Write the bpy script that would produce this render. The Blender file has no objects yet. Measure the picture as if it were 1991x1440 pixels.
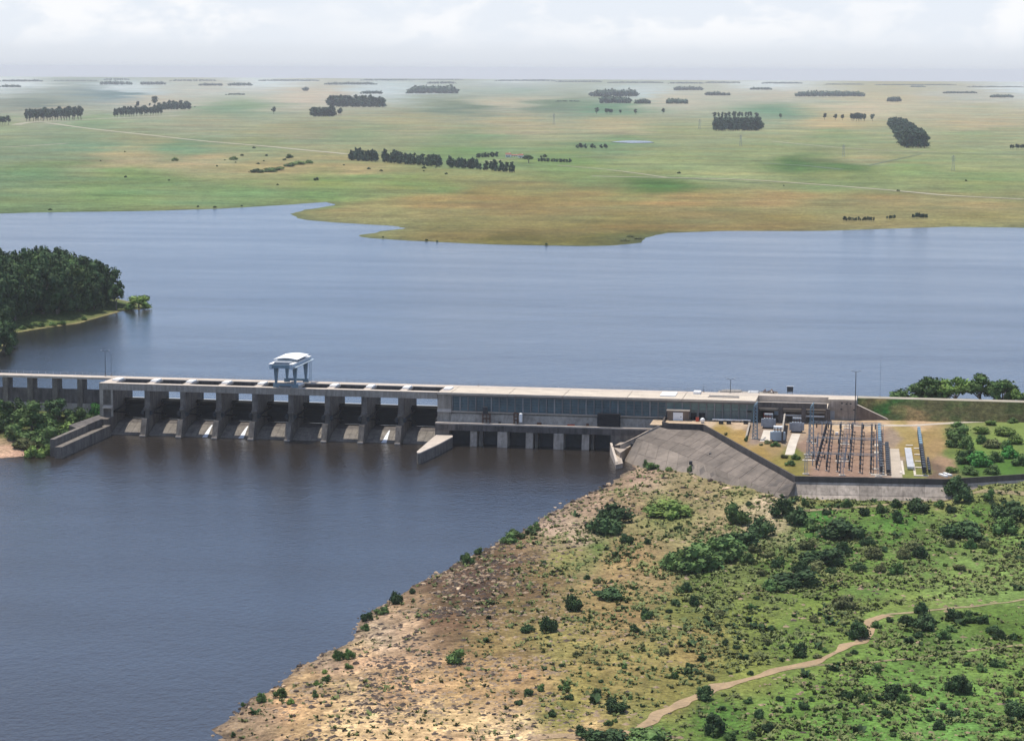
import bpy, bmesh, math, random
import numpy as np
from mathutils import Matrix, Vector

rnd = random.Random(7)
nrs = np.random.RandomState(11)
S = bpy.context.scene
C = S.collection

# ------------------------------------------------------------------ camera
W, H = 1991.0, 1440.0
F, YAW, PITCH, ROLL = 4623.854, 0.1691055, 0.1260524, 0.0044662
CAM = np.array([299.708, -853.390, 138.692])
fw = np.array([-math.sin(YAW) * math.cos(PITCH), math.cos(YAW) * math.cos(PITCH), -math.sin(PITCH)])
r0 = np.array([math.cos(YAW), math.sin(YAW), 0.0])
u0 = np.cross(r0, fw)
RV = r0 * math.cos(ROLL) + u0 * math.sin(ROLL)
UV = u0 * math.cos(ROLL) - r0 * math.sin(ROLL)
cam = bpy.data.cameras.new('camera')
cam.sensor_width = 36.0
cam.lens = F * 36.0 / W
cam.clip_start = 1.0
cam.clip_end = 60000.0
co = bpy.data.objects.new('camera', cam)
C.objects.link(co)
co.matrix_world = Matrix(((RV[0], UV[0], -fw[0], CAM[0]), (RV[1], UV[1], -fw[1], CAM[1]), (RV[2], UV[2], -fw[2], CAM[2]), (0, 0, 0, 1)))
S.camera = co

# ------------------------------------------------------------------ sky and sun
SUN_EL, SUN_AZ = math.radians(71), math.radians(-50)      # azimuth from upstream (+Y), minus = left
sd = Vector((math.sin(SUN_AZ) * math.cos(SUN_EL), math.cos(SUN_AZ) * math.cos(SUN_EL), math.sin(SUN_EL)))
wd = bpy.data.worlds.new('World')
S.world = wd
wd.use_nodes = True
nt = wd.node_tree
N, L = nt.nodes, nt.links
bg = N['Background']
bg.inputs[1].default_value = 0.1
sky = N.new('ShaderNodeTexSky')
sky.sky_type = 'NISHITA'
sky.sun_disc = False
sky.sun_elevation = SUN_EL
sky.sun_rotation = SUN_AZ
sky.altitude = 100
sky.dust_density = 0.8
sky.air_density = 1.25
tc = N.new('ShaderNodeTexCoord')
sep = N.new('ShaderNodeSeparateXYZ')
L.new(tc.outputs['Generated'], sep.inputs[0])
mx = N.new('ShaderNodeMath'); mx.operation = 'MAXIMUM'; mx.inputs[1].default_value = 0.0008
L.new(sep.outputs[2], mx.inputs[0])
cmb = N.new('ShaderNodeCombineXYZ')
L.new(sep.outputs[0], cmb.inputs[0]); L.new(sep.outputs[1], cmb.inputs[1]); L.new(mx.outputs[0], cmb.inputs[2])
L.new(cmb.outputs[0], sky.inputs[0])
# cumulus: noise over the direction, flattened towards the horizon; pale veil that thins with height
def wmath(op, a, b=None, c=None):
    m = N.new('ShaderNodeMath'); m.operation = op
    for i, v in enumerate((a, b, c)):
        if v is None: continue
        if isinstance(v, (int, float)): m.inputs[i].default_value = v
        else: L.new(v, m.inputs[i])
    return m.outputs[0]
inv = wmath('DIVIDE', 1.0, wmath('POWER', wmath('ADD', mx.outputs[0], 0.25), 0.5))
vs = N.new('ShaderNodeVectorMath'); vs.operation = 'SCALE'
L.new(cmb.outputs[0], vs.inputs[0]); L.new(inv, vs.inputs['Scale'])
def wnoise(scale, detail, rough, off):
    mp = N.new('ShaderNodeMapping'); mp.inputs['Scale'].default_value = (1.0, 1.0, 0.0); mp.inputs['Location'].default_value = off
    L.new(vs.outputs[0], mp.inputs[0])
    n = N.new('ShaderNodeTexNoise'); n.inputs['Scale'].default_value = scale; n.inputs['Detail'].default_value = detail
    n.inputs['Roughness'].default_value = rough; n.inputs['Distortion'].default_value = 0.25
    L.new(mp.outputs[0], n.inputs['Vector'])
    return n.outputs[0]
def wramp(src, a, b, c, d):
    m = N.new('ShaderNodeMapRange'); m.interpolation_type = 'SMOOTHSTEP'
    for i, v in enumerate((a, b, c, d)): m.inputs[i + 1].default_value = v
    L.new(src, m.inputs[0]); return m.outputs[0]
BGS = 0.055
bg.inputs[1].default_value = BGS
vr = N.new('ShaderNodeValToRGB'); vr.color_ramp.interpolation = 'EASE'
for i, (p_, c_) in enumerate(((0.0, (0.64, 0.68, 0.745)), (0.006, (0.70, 0.745, 0.81)), (0.014, (0.77, 0.82, 0.89)), (0.03, (0.77, 0.825, 0.905)), (0.065, (0.48, 0.73, 1.12)), (0.20, (0.26, 0.56, 1.12)), (0.42, (0.13, 0.33, 0.80)), (0.8, (0.05, 0.12, 0.32)))):
    e_ = vr.color_ramp.elements[i] if i < 2 else vr.color_ramp.elements.new(p_)
    e_.position = p_; e_.color = tuple(v / 10 for v in c_) + (1,)
L.new(mx.outputs[0], vr.inputs[0])
vsc = N.new('ShaderNodeVectorMath'); vsc.operation = 'SCALE'; vsc.inputs['Scale'].default_value = 10.0 / BGS
L.new(vr.outputs[0], vsc.inputs[0])
veil = N.new('ShaderNodeMixRGB')
L.new(wramp(mx.outputs[0], 0.022, 0.5, 0.95, 0.8), veil.inputs[0]); L.new(sky.outputs[0], veil.inputs[1]); L.new(vsc.outputs[0], veil.inputs[2])
c1 = wramp(wnoise(15.0, 7, 0.55, (0.62, 0.15, 0)), 0.41, 0.60, 0.0, 1.0)
c2 = wramp(wnoise(4.0, 3, 0.5, (3.1, 1.7, 0)), 0.34, 0.56, 0.3, 1.0)
cf = wmath('MULTIPLY', wmath('MULTIPLY', c1, c2), wramp(mx.outputs[0], 0.004, 0.021, 0.0, 0.55))
cl = N.new('ShaderNodeMixRGB'); cl.inputs[2].default_value = (0.99 / BGS, 0.975 / BGS, 0.965 / BGS, 1)
L.new(cf, cl.inputs[0]); L.new(veil.outputs[0], cl.inputs[1])
L.new(cl.outputs[0], bg.inputs[0])

sl = bpy.data.lights.new('sun', 'SUN')
sl.energy = 4.7
sl.angle = math.radians(0.6)
sl.color = (1.0, 0.95, 0.87)
so = bpy.data.objects.new('sun', sl)
C.objects.link(so)
so.location = (0, 0, 500)
so.rotation_euler = (-sd).to_track_quat('-Z', 'Y').to_euler()
S.view_settings.view_transform = 'Standard'
S.view_settings.look = 'None'
S.view_settings.exposure = 0.14
S.view_settings.gamma = 1.0
S.view_settings.use_curve_mapping = False
S.cycles.max_bounces = 4
S.cycles.diffuse_bounces = 1
S.cycles.glossy_bounces = 2
S.cycles.transmission_bounces = 2
S.cycles.volume_bounces = 0
S.cycles.transparent_max_bounces = 4
S.cycles.use_denoising = True

HAZE = 3.4e-5
HAZE_COL = np.array([0.56, 0.615, 0.69])

# ------------------------------------------------------------------ survey helpers
def project(P):
    d = np.asarray(P, float) - CAM
    w = d @ fw
    return np.stack([W / 2 + F * (d @ RV) / w, H / 2 - F * (d @ UV) / w, w], -1)
def at(px, py, z):
    """the point of the level z that a surveyed sight line meets"""
    d = fw + (px - W / 2) / F * RV - (py - H / 2) / F * UV
    return CAM + (z - CAM[2]) / d[2] * d
def xat(px, Y, z):
    a = (px - W / 2) / F
    k = RV - a * fw
    return CAM[0] - ((Y - CAM[1]) * k[1] + (z - CAM[2]) * k[2]) / k[0]
def mpp(P):
    return float((np.asarray(P) - CAM) @ fw) / F
def lin(c):
    c = np.asarray(c, float) / 255.0
    return np.where(c <= 0.04045, c / 12.92, ((c + 0.055) / 1.055) ** 2.4)

def vnoise(x, y, seed=0):
    x = np.asarray(x, float); y = np.asarray(y, float)
    xi = np.floor(x).astype(np.int64); yi = np.floor(y).astype(np.int64)
    xf = x - xi; yf = y - yi
    xf = xf * xf * (3 - 2 * xf); yf = yf * yf * (3 - 2 * yf)
    def h(a, b):
        n = (a * 374761393 + b * 668265263 + seed * 1442695041) & 0xffffffff
        n = ((n ^ (n >> 13)) * 1274126177) & 0xffffffff
        return ((n ^ (n >> 16)) & 0xffff) / 65535.0
    return (h(xi, yi) * (1 - xf) + h(xi + 1, yi) * xf) * (1 - yf) + (h(xi, yi + 1) * (1 - xf) + h(xi + 1, yi + 1) * xf) * yf
def fbm(x, y, o=4, seed=0):
    s = 0; a = 0.5
    for i in range(o):
        s = s + a * vnoise(x * 2 ** i, y * 2 ** i, seed + i * 17)
        a *= 0.5
    return s / (1 - 0.5 ** o) - 0.5
def sdist(X, Y, poly):
    """signed distance to a closed polygon, positive inside"""
    X = np.asarray(X, float); Y = np.asarray(Y, float)
    best = np.full(X.shape, 1e18); ins = np.zeros(X.shape, bool)
    n = len(poly)
    for i in range(n):
        ax, ay = poly[i]; bx, by = poly[(i + 1) % n]
        dx, dy = bx - ax, by - ay
        t = np.clip(((X - ax) * dx + (Y - ay) * dy) / (dx * dx + dy * dy + 1e-12), 0, 1)
        best = np.minimum(best, (X - ax - t * dx) ** 2 + (Y - ay - t * dy) ** 2)
        c = ((ay > Y) != (by > Y)) & (X < (bx - ax) * (Y - ay) / ((by - ay) if by != ay else 1e-12) + ax)
        ins ^= c
    return np.where(ins, 1, -1) * np.sqrt(best)
def sstep(a, b, x):
    t = np.clip((x - a) / (b - a), 0, 1)
    return t * t * (3 - 2 * t)
def idw(px, py, pts, ys=1.0, power=3.0):
    num = np.zeros(px.shape + (3,)); den = np.zeros(px.shape)
    for x, y, c in pts:
        w = 1.0 / (((px - x) ** 2 + (ys * (py - y)) ** 2) ** (power / 2) + 1e-3)
        num += w[..., None] * c; den += w
    return num / den[..., None]

# ------------------------------------------------------------------ materials
def nodes(name):
    m = bpy.data.materials.new(name)
    m.use_nodes = True
    return m, m.node_tree.nodes, m.node_tree.links, m.node_tree.nodes['Principled BSDF']
def noise(N, L, vec, scale, detail=5, rough=0.55, mp=None):
    if mp:
        a = N.new('ShaderNodeMapping'); a.inputs['Scale'].default_value = mp
        L.new(vec, a.inputs[0]); vec = a.outputs[0]
    n = N.new('ShaderNodeTexNoise')
    n.inputs['Scale'].default_value = scale; n.inputs['Detail'].default_value = detail; n.inputs['Roughness'].default_value = rough
    L.new(vec, n.inputs['Vector'])
    return n.outputs[0]
def mrange(N, L, src, a, b, c, d):
    m = N.new('ShaderNodeMapRange')
    for i, v in enumerate((a, b, c, d)):
        m.inputs[i + 1].default_value = v
    L.new(src, m.inputs[0])
    return m.outputs[0]
def mul(N, L, a, b):
    m = N.new('ShaderNodeVectorMath'); m.operation = 'SCALE'
    L.new(a, m.inputs[0]); L.new(b, m.inputs['Scale'])
    return m.outputs[0]
def mat(name, col, rough=0.85, var=0.25, scale=0.5, fine=0.0, fscale=4.0, streak=0.0, metal=0.0, bump=0.0, bscale=2.0, attr=False, objrand=0.0, spec=0.3, sat=0.0, grain=0.0, gscale=0.3):
    m, N, L, b = nodes(name)
    g = N.new('ShaderNodeNewGeometry')
    pos = g.outputs['Position']
    if attr:
        a = N.new('ShaderNodeAttribute'); a.attribute_name = 'Col'
        cur = a.outputs['Color']
    else:
        r = N.new('ShaderNodeRGB'); r.outputs[0].default_value = (*col, 1)
        cur = r.outputs[0]
    if var:
        cur = mul(N, L, cur, mrange(N, L, noise(N, L, pos, scale), 0.3, 0.7, 1 - var, 1 + var))
    if fine:
        cur = mul(N, L, cur, mrange(N, L, noise(N, L, pos, fscale, 3), 0.3, 0.7, 1 - fine, 1 + fine))
    if grain:
        cur = mul(N, L, cur, mrange(N, L, noise(N, L, pos, gscale, 2), 0.3, 0.7, 1 - grain, 1 + grain))
    if streak:
        cur = mul(N, L, cur, mrange(N, L, noise(N, L, pos, 0.9, 5, 0.6, (1, 1, 0.12)), 0.42, 0.68, 1.0, 1 - streak))
    if objrand:
        o = N.new('ShaderNodeObjectInfo')
        cur = mul(N, L, cur, mrange(N, L, o.outputs['Random'], 0, 1, 1 - objrand, 1 + objrand))
    if sat:
        hs = N.new('ShaderNodeHueSaturation')
        L.new(mrange(N, L, noise(N, L, pos, scale * 0.37, 2), 0.3, 0.7, 0.5 - sat, 0.5 + sat), hs.inputs['Hue'])
        L.new(cur, hs.inputs['Color']); cur = hs.outputs[0]
    L.new(cur, b.inputs['Base Color'])
    b.inputs['Roughness'].default_value = rough
    b.inputs['Metallic'].default_value = metal
    b.inputs['Specular IOR Level'].default_value = spec
    if bump:
        bp = N.new('ShaderNodeBump'); bp.inputs['Strength'].default_value = 1.0; bp.inputs['Distance'].default_value = bump
        L.new(noise(N, L, pos, bscale, 6, 0.6), bp.inputs['Height']); L.new(bp.outputs[0], b.inputs['Normal'])
    return m
MT = {}
MT['concrete'] = mat('concrete', (0.36, 0.315, 0.26), var=0.18, scale=0.12, fine=0.12, fscale=1.3, streak=0.35, bump=0.03, bscale=2)
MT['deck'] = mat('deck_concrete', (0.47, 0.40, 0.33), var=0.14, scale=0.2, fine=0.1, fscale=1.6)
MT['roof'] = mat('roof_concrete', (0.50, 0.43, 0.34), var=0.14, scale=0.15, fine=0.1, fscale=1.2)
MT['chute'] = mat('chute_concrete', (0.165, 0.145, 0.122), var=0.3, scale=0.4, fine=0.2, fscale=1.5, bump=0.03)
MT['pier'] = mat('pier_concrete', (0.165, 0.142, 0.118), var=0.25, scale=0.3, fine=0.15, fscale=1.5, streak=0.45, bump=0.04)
MT['stained'] = mat('stained_shaded_concrete', (0.115, 0.10, 0.09), var=0.3, scale=0.2, fine=0.15, fscale=1.2, streak=0.5, bump=0.04)  # streaks are stains; base darkened to carry shade of deck wells and side weir
MT['revet'] = mat('revetment_concrete', (0.150, 0.122, 0.098), var=0.3, scale=0.09, fine=0.18, fscale=0.5, objrand=0.10, bump=0.03)
MT['revet2'] = mat('berm_concrete', (0.185, 0.152, 0.122), var=0.28, scale=0.08, fine=0.15, fscale=0.6, objrand=0.10, bump=0.03)
MT['bedding'] = mat('joint_mortar', (0.11, 0.092, 0.078), var=0.2)
MT['parapet'] = mat('parapet_concrete', (0.085, 0.072, 0.064), var=0.25, scale=0.15, fine=0.12, streak=0.3)
MT['wallpanel'] = mat('wall_concrete', (0.40, 0.33, 0.265), var=0.25, scale=0.15, fine=0.15, fscale=0.9, streak=0.4, objrand=0.14)
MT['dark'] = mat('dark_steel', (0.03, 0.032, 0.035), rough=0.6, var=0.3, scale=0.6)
MT['gate'] = mat('gate_steel', (0.009, 0.010, 0.012), rough=0.65, var=0.4, scale=0.4)
MT['rust'] = mat('rusty_steel', (0.10, 0.05, 0.032), rough=0.8, var=0.4, scale=1.5)
MT['bluesteel'] = mat('blue_grey_steel', (0.16, 0.24, 0.29), rough=0.5, var=0.15, scale=0.7)
MT['palesteel'] = mat('pale_blue_steel', (0.42, 0.50, 0.55), rough=0.5, var=0.12, scale=0.7)
MT['grey'] = mat('galvanised_steel', (0.30, 0.32, 0.34), rough=0.5, var=0.15, scale=1.0)
MT['paleunit'] = mat('pale_grey_units', (0.55, 0.55, 0.55), rough=0.6, var=0.15, scale=1.0)
MT['white'] = mat('white_paint', (0.80, 0.79, 0.76), rough=0.5, var=0.06, scale=0.8)
MT['red'] = mat('red_paint', (0.42, 0.07, 0.04), rough=0.6, var=0.2, scale=1.0)
MT['brownwall'] = mat('brown_plaster', (0.19, 0.145, 0.11), var=0.2, scale=0.5, streak=0.3)
MT['window'] = mat('window_pane', (0.062, 0.108, 0.122), rough=0.25, var=0.35, scale=0.35, fine=0.2, fscale=1.2, spec=0.5)
MT['window2'] = mat('pale_window_pane', (0.13, 0.19, 0.17), rough=0.35, var=0.2, scale=0.35, spec=0.5)
MT['clad'] = mat('green_cladding', (0.16, 0.185, 0.165), rough=0.6, var=0.2, scale=0.3, streak=0.25)
MT['frame'] = mat('window_frame', (0.17, 0.165, 0.16), rough=0.7, var=0.15)
MT['mullion'] = mat('mullion_concrete', (0.27, 0.26, 0.25), rough=0.8, var=0.2)
MT['bark'] = mat('bark', (0.14, 0.115, 0.09), var=0.3, scale=2)
MT['rock'] = mat('rock', (0.40, 0.285, 0.18), var=0.35, scale=0.3, fine=0.2, fscale=2.0, objrand=0.35, bump=0.1, bscale=1.5)
MT['darkrock'] = mat('dark_rock', (0.07, 0.05, 0.038), var=0.35, scale=0.3, fine=0.2, fscale=2.0, objrand=0.3, bump=0.1, bscale=1.5)
MT['road'] = mat('road_surface', (0.40, 0.335, 0.26), var=0.18, scale=0.2, fine=0.12)
MT['track'] = mat('dirt', (0.31, 0.215, 0.12), var=0.18, scale=0.25, fine=0.15, fscale=1.2)
MT['ground'] = mat('bank_ground', (1, 1, 1), rough=0.95, var=0.22, scale=0.11, fine=0.42, fscale=0.75, attr=True, bump=0.5, bscale=0.9, spec=0.1, sat=0.012, grain=0.25, gscale=2.2)
MT['yard'] = mat('yard_ground', (1, 1, 1), rough=0.95, var=0.15, scale=0.1, fine=0.2, fscale=0.8, attr=True, bump=0.15, bscale=0.9, spec=0.1)
MT['plain'] = mat('pasture', (1, 1, 1), rough=0.95, var=0.16, scale=0.012, fine=0.26, fscale=0.07, attr=True, spec=0.05, sat=0.012, grain=0.3, gscale=0.35)
MT['foam'] = mat('foam', (0.75, 0.76, 0.76), rough=0.6, var=0.1)
MT['soil'] = mat('red_roof_tile', (0.28, 0.12, 0.08), var=0.2, scale=0.5)
MT['gravelpad'] = mat('pad_concrete', (0.52, 0.46, 0.38), var=0.15, scale=0.3)
MT['blackpanel'] = mat('black_painted_steel', (0.012, 0.012, 0.015), rough=0.75, var=0.3, scale=1.0)
def leafmat(name, col, objrand=0.28, var=0.45, scale=0.5):
    m = mat(name, col, rough=0.8, var=var, scale=scale, fine=0.3, fscale=2.5, objrand=objrand, spec=0.15, sat=0.015)
    return m
MT['leaf_dark'] = leafmat('dark_leaves', (0.046, 0.084, 0.030))
MT['leaf_mid'] = leafmat('green_leaves', (0.084, 0.142, 0.041))
MT['leaf_light'] = leafmat('light_green_leaves', (0.138, 0.210, 0.048))
MT['leaf_olive'] = leafmat('olive_leaves', (0.137, 0.150, 0.058))
MT['leaf_euc'] = leafmat('blue_green_leaves', (0.042, 0.076, 0.046), scale=0.15)
MT['leaf_bright'] = leafmat('bright_green_leaves', (0.056, 0.188, 0.037))
MT['tuft'] = leafmat('scrub_leaves', (0.150, 0.172, 0.060), var=0.35, scale=0.12) #(0.106, 0.135, 0.045), var=0.5, scale=0.12)

def water(name, body, rough, wind):
    m, N, L, b = nodes(name)
    g = N.new('ShaderNodeNewGeometry'); pos = g.outputs['Position']
    b.inputs['Base Color'].default_value = (*body, 1)
    b.inputs['IOR'].default_value = 1.33
    b.inputs['Specular IOR Level'].default_value = 0.5
    lanes = noise(N, L, pos, 1.0, 4, 0.55, (0.0035, 0.016, 1))
    L.new(mrange(N, L, lanes, 0.35, 0.68, rough * 0.8, rough * 1.25), b.inputs['Roughness'])
    n1 = noise(N, L, pos, 0.55, 5, 0.6, (1.0, 0.75, 1))
    n2 = noise(N, L, pos, 0.05, 3, 0.5)
    ad = N.new('ShaderNodeMath'); ad.operation = 'ADD'
    L.new(n1, ad.inputs[0]); L.new(n2, ad.inputs[1])
    bp = N.new('ShaderNodeBump'); bp.inputs['Strength'].default_value = 1.0
    L.new(mrange(N, L, lanes, 0.35, 0.68, wind * 0.85, wind * 1.15), bp.inputs['Distance'])
    L.new(ad.outputs[0], bp.inputs['Height']); L.new(bp.outputs[0], b.inputs['Normal'])
    return m
MT['reservoir'] = water('reservoir_water', (0.016, 0.016, 0.017), 0.14, 0.26)
MT['river'] = water('river_water', (0.024, 0.019, 0.015), 0.14, 0.24)

# ------------------------------------------------------------------ mesh builder
class MB:
    def __init__(s):
        s.v = []; s.f = []
    def box(s, x0, x1, y0, y1, z0, z1):
        b = len(s.v)
        s.v += [(x, y, z) for z in (z0, z1) for y in (y0, y1) for x in (x0, x1)]
        s.f += [tuple(b + i for i in q) for q in ((0, 2, 3, 1), (4, 5, 7, 6), (0, 1, 5, 4), (2, 6, 7, 3), (0, 4, 6, 2), (1, 3, 7, 5))]
        return s
    def prism_x(s, prof, x0, x1):
        """profile of (y, z) counter-clockwise seen from +x, extruded in x"""
        b = len(s.v); n = len(prof)
        s.v += [(x0, y, z) for y, z in prof] + [(x1, y, z) for y, z in prof]
        s.f.append(tuple(b + i for i in range(n - 1, -1, -1))); s.f.append(tuple(b + n + i for i in range(n)))
        s.f += [(b + i, b + (i + 1) % n, b + n + (i + 1) % n, b + n + i) for i in range(n)]
        return s
    def prism_z(s, prof, z0, z1, taper=None):
        b = len(s.v); n = len(prof); t = taper or prof
        s.v += [(x, y, z0) for x, y in prof] + [(x, y, z1) for x, y in t]
        s.f.append(tuple(b + i for i in range(n - 1, -1, -1))); s.f.append(tuple(b + n + i for i in range(n)))
        s.f += [(b + i, b + (i + 1) % n, b + n + (i + 1) % n, b + n + i) for i in range(n)]
        return s
    def tube(s, p, q, r, r2=None, n=6):
        p = Vector(p); q = Vector(q); d = (q - p).normalized()
        a = d.orthogonal().normalized(); c = d.cross(a)
        b = len(s.v); r2 = r if r2 is None else r2
        for P, R in ((p, r), (q, r2)):
            for i in range(n):
                t = 2 * math.pi * i / n
                s.v.append(tuple(P + a * math.cos(t) * R + c * math.sin(t) * R))
        s.f.append(tuple(b + i for i in range(n - 1, -1, -1))); s.f.append(tuple(b + n + i for i in range(n)))
        s.f += [(b + i, b + (i + 1) % n, b + n + (i + 1) % n, b + n + i) for i in range(n)]
        return s
    def beam(s, p, q, w, h=None):
        return s.tube(p, q, w * 0.7071, None, 4)
    def quad(s, *p):
        b = len(s.v); s.v += [tuple(x) for x in p]; s.f.append(tuple(range(b, b + len(p))))
        return s
    def wall(s, p, q, t, z0, z1, z0b=None, z1b=None):
        """wall of thickness t to the left of p->q"""
        dx, dy = q[0] - p[0], q[1] - p[1]; l = math.hypot(dx, dy); nx, ny = -dy / l * t, dx / l * t
        z0b = z0 if z0b is None else z0b; z1b = z1 if z1b is None else z1b
        b = len(s.v)
        s.v += [(p[0], p[1], z0), (q[0], q[1], z0b), (q[0] + nx, q[1] + ny, z0b), (p[0] + nx, p[1] + ny, z0),
                (p[0], p[1], z1), (q[0], q[1], z1b), (q[0] + nx, q[1] + ny, z1b), (p[0] + nx, p[1] + ny, z1)]
        s.f += [tuple(b + i for i in q_) for q_ in ((3, 2, 1, 0), (4, 5, 6, 7), (0, 1, 5, 4), (1, 2, 6, 5), (2, 3, 7, 6), (3, 0, 4, 7))]
        return s
    def mesh(s, name, m, org=(0, 0, 0), smooth=False):
        me = bpy.data.meshes.new(name)
        o = org
        me.from_pydata([(v[0] - o[0], v[1] - o[1], v[2] - o[2]) for v in s.v], [], s.f)
        me.materials.append(MT[m] if isinstance(m, str) else m)
        if smooth:
            me.polygons.foreach_set('use_smooth', [True] * len(me.polygons))
        me.update()
        return me
    def build(s, name, m, parent=None, smooth=False):
        org = (0, 0, 0)
        if parent is not None:
            p = parent
            org = Vector((0, 0, 0))
            while p is not None:
                org = org + Vector(p.location); p = p.parent
        return link(name, s.mesh(name, m, org, smooth), parent)
def link(name, me, parent=None):
    o = bpy.data.objects.new(name, me)
    C.objects.link(o)
    o.parent = parent
    return o
def tag(o, label=None, cat=None, group=None, kind=None):
    for k, v in (('label', label), ('category', cat), ('group', group), ('kind', kind)):
        if v:
            o[k] = v
    return o
def thing(name, label, cat, loc=(0, 0, 0), rz=0.0, group=None):
    o = link(name, None)
    o.empty_display_size = 0.1
    o.location = tuple(float(v) for v in loc); o.rotation_euler = (0, 0, rz)
    return tag(o, label, cat, group)
def copy_tree(o, parent=None):
    c = o.copy(); C.objects.link(c); c.parent = parent
    for ch in list(o.children):
        copy_tree(ch, c)
    return c
def grid_mesh(name, V, nx, ny, m, col=None, smooth=True):
    """V is (ny, nx, 3)"""
    me = bpy.data.meshes.new(name)
    idx = np.arange(nx * ny).reshape(ny, nx)
    f = np.stack([idx[:-1, :-1], idx[:-1, 1:], idx[1:, 1:], idx[1:, :-1]], -1).reshape(-1, 4)
    V = V.reshape(-1, 3)
    me.vertices.add(len(V)); me.vertices.foreach_set('co', V.astype(np.float32).ravel())
    me.loops.add(f.size); me.loops.foreach_set('vertex_index', f.astype(np.int32).ravel())
    me.polygons.add(len(f)); me.polygons.foreach_set('loop_start', np.arange(0, f.size, 4, dtype=np.int32))
    me.update(calc_edges=True)
    me.polygons.foreach_set('use_smooth', [smooth] * len(f))
    if col is not None:
        a = me.color_attributes.new('Col', 'FLOAT_COLOR', 'POINT')
        cc = np.concatenate([col.reshape(-1, 3), np.ones((len(V), 1))], 1)
        a.data.foreach_set('color', cc.astype(np.float32).ravel())
    me.materials.append(MT[m])
    me.update()
    return me
LIT = 1.55          # what a sunlit horizontal surface multiplies its albedo with
ORD = 'first second third fourth fifth sixth seventh eighth ninth tenth eleventh twelfth thirteenth fourteenth fifteenth sixteenth seventeenth eighteenth nineteenth twentieth twenty-first twenty-second twenty-third twenty-fourth twenty-fifth twenty-sixth'.split()
def cps(s):
    """control points 'x y r g b; ...' of ground colour"""
    out = []
    for t in s.split(';'):
        t = t.split()
        if t:
            out.append((float(t[0]), float(t[1]), lin([float(v) for v in t[2:5]]) / LIT))
    return out
TW, RW, ZY = 1.0, 12.4, 12.5       # tailwater, reservoir and yard levels

# ================================================================== the setting
def sheet(name, x0, x1, y0, y1, z, m):
    return tag(MB().quad((x0, y0, z), (x1, y0, z), (x1, y1, z), (x0, y1, z)).build(name, m), kind='structure')
sheet('river', -900, 700, -900, 10, TW, 'river')
sheet('reservoir', -2600, 2400, 19.5, 1700, RW, 'reservoir')

# --- far plain beyond the reservoir
SH = [(-900, 424), (-300, 418), (0, 415), (150, 412), (300, 410), (430, 406), (560, 398), (640, 392), (652, 398), (600, 407), (568, 415), (580, 425),
      (640, 432), (700, 436), (775, 440), (788, 444), (740, 450), (697, 457), (720, 463), (800, 468), (900, 473), (1000, 477), (1120, 479), (1200, 477),
      (1245, 471), (1255, 462), (1290, 453), (1400, 449), (1600, 449), (1750, 444), (1850, 441), (1991, 443), (2300, 445), (2700, 448)]
far_shore = [tuple(at(x, y, RW)[:2]) for x, y in SH]
FARPOLY = far_shore + [(6000, 1500), (6000, 40000), (-20000, 40000), (-20000, 1500)]
def h_plain(X, Y):
    d = sdist(X, Y, FARPOLY)
    d = d + 9.0 * fbm(np.asarray(X) / 23.0, np.asarray(Y) / 23.0, 3, 5)
    return RW + np.clip(d * 0.035, -2.0, 1.3) + np.clip((d - 60) * 0.0035, 0, 2.2)
PL = cps('''0 405 118 135 88; 200 382 116 138 84; 100 330 106 133 92; 300 345 112 138 86; 450 372 118 138 86; 600 382 112 136 80; 700 345 116 138 86;
 250 303 160 148 108; 400 314 164 148 108; 550 322 158 145 100; 700 326 160 145 98; 640 352 118 138 80; 0 290 122 138 108; 150 280 120 142 112; 300 268 142 144 108;
 500 285 136 144 106; 600 255 150 146 115; 650 412 148 132 82; 800 392 152 128 76; 900 380 146 122 72; 1000 402 146 121 70; 1100 380 152 126 75; 1300 390 158 127 76;
 1200 430 136 116 66; 900 450 130 116 66; 1000 464 110 102 55; 1200 462 98 98 52; 1500 388 158 128 80; 1700 400 150 128 80; 1500 430 140 122 70; 1900 422 138 130 80; 1900 392 150 134 86;
 800 360 118 138 80; 1100 348 118 138 86; 1250 362 92 122 68; 1400 342 150 155 102; 1600 352 132 144 90; 1900 352 126 143 90; 1550 322 84 120 74; 1640 326 92 124 78; 1500 302 138 148 102; 1700 312 150 147 108;
 1900 310 138 148 102; 900 270 126 144 108; 1200 282 116 140 102; 1100 312 116 142 86; 1300 312 138 147 98; 1000 242 164 154 122; 1200 242 164 154 122; 800 240 154 149 118; 700 262 134 146 112;
 1300 260 140 147 110; 1600 262 132 147 108; 1600 240 176 159 122; 1900 242 172 160 128; 1900 262 136 147 112; 1500 215 112 143 122; 1900 214 165 160 134; 1700 204 178 166 140; 1200 212 112 142 120;
 900 209 118 132 118; 1000 196 166 160 140; 0 250 138 150 118; 200 240 130 150 118; 400 240 150 150 124; 450 210 126 148 122; 100 215 166 160 140; 300 199 168 160 145; 200 183 118 136 140; 80 205 120 132 128; 600 186 178 166 150;
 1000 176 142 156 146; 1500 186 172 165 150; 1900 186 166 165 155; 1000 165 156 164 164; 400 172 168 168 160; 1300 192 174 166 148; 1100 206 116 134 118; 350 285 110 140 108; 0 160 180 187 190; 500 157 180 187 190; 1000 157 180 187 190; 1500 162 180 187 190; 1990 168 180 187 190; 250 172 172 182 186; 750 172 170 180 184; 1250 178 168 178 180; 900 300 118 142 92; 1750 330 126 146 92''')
PL = [(x, y, 1.18 * np.array([0.92 if y > 365 else 0.97, 1.0, 0.97]) * c * 0.72 + 1.18 * 0.28 * c.mean() * np.array([1.02, 1.02, 0.94]) + max(0, 232 - y) * np.array([0.0004, 0.0005, 0.0006])) for x, y, c in PL]
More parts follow.
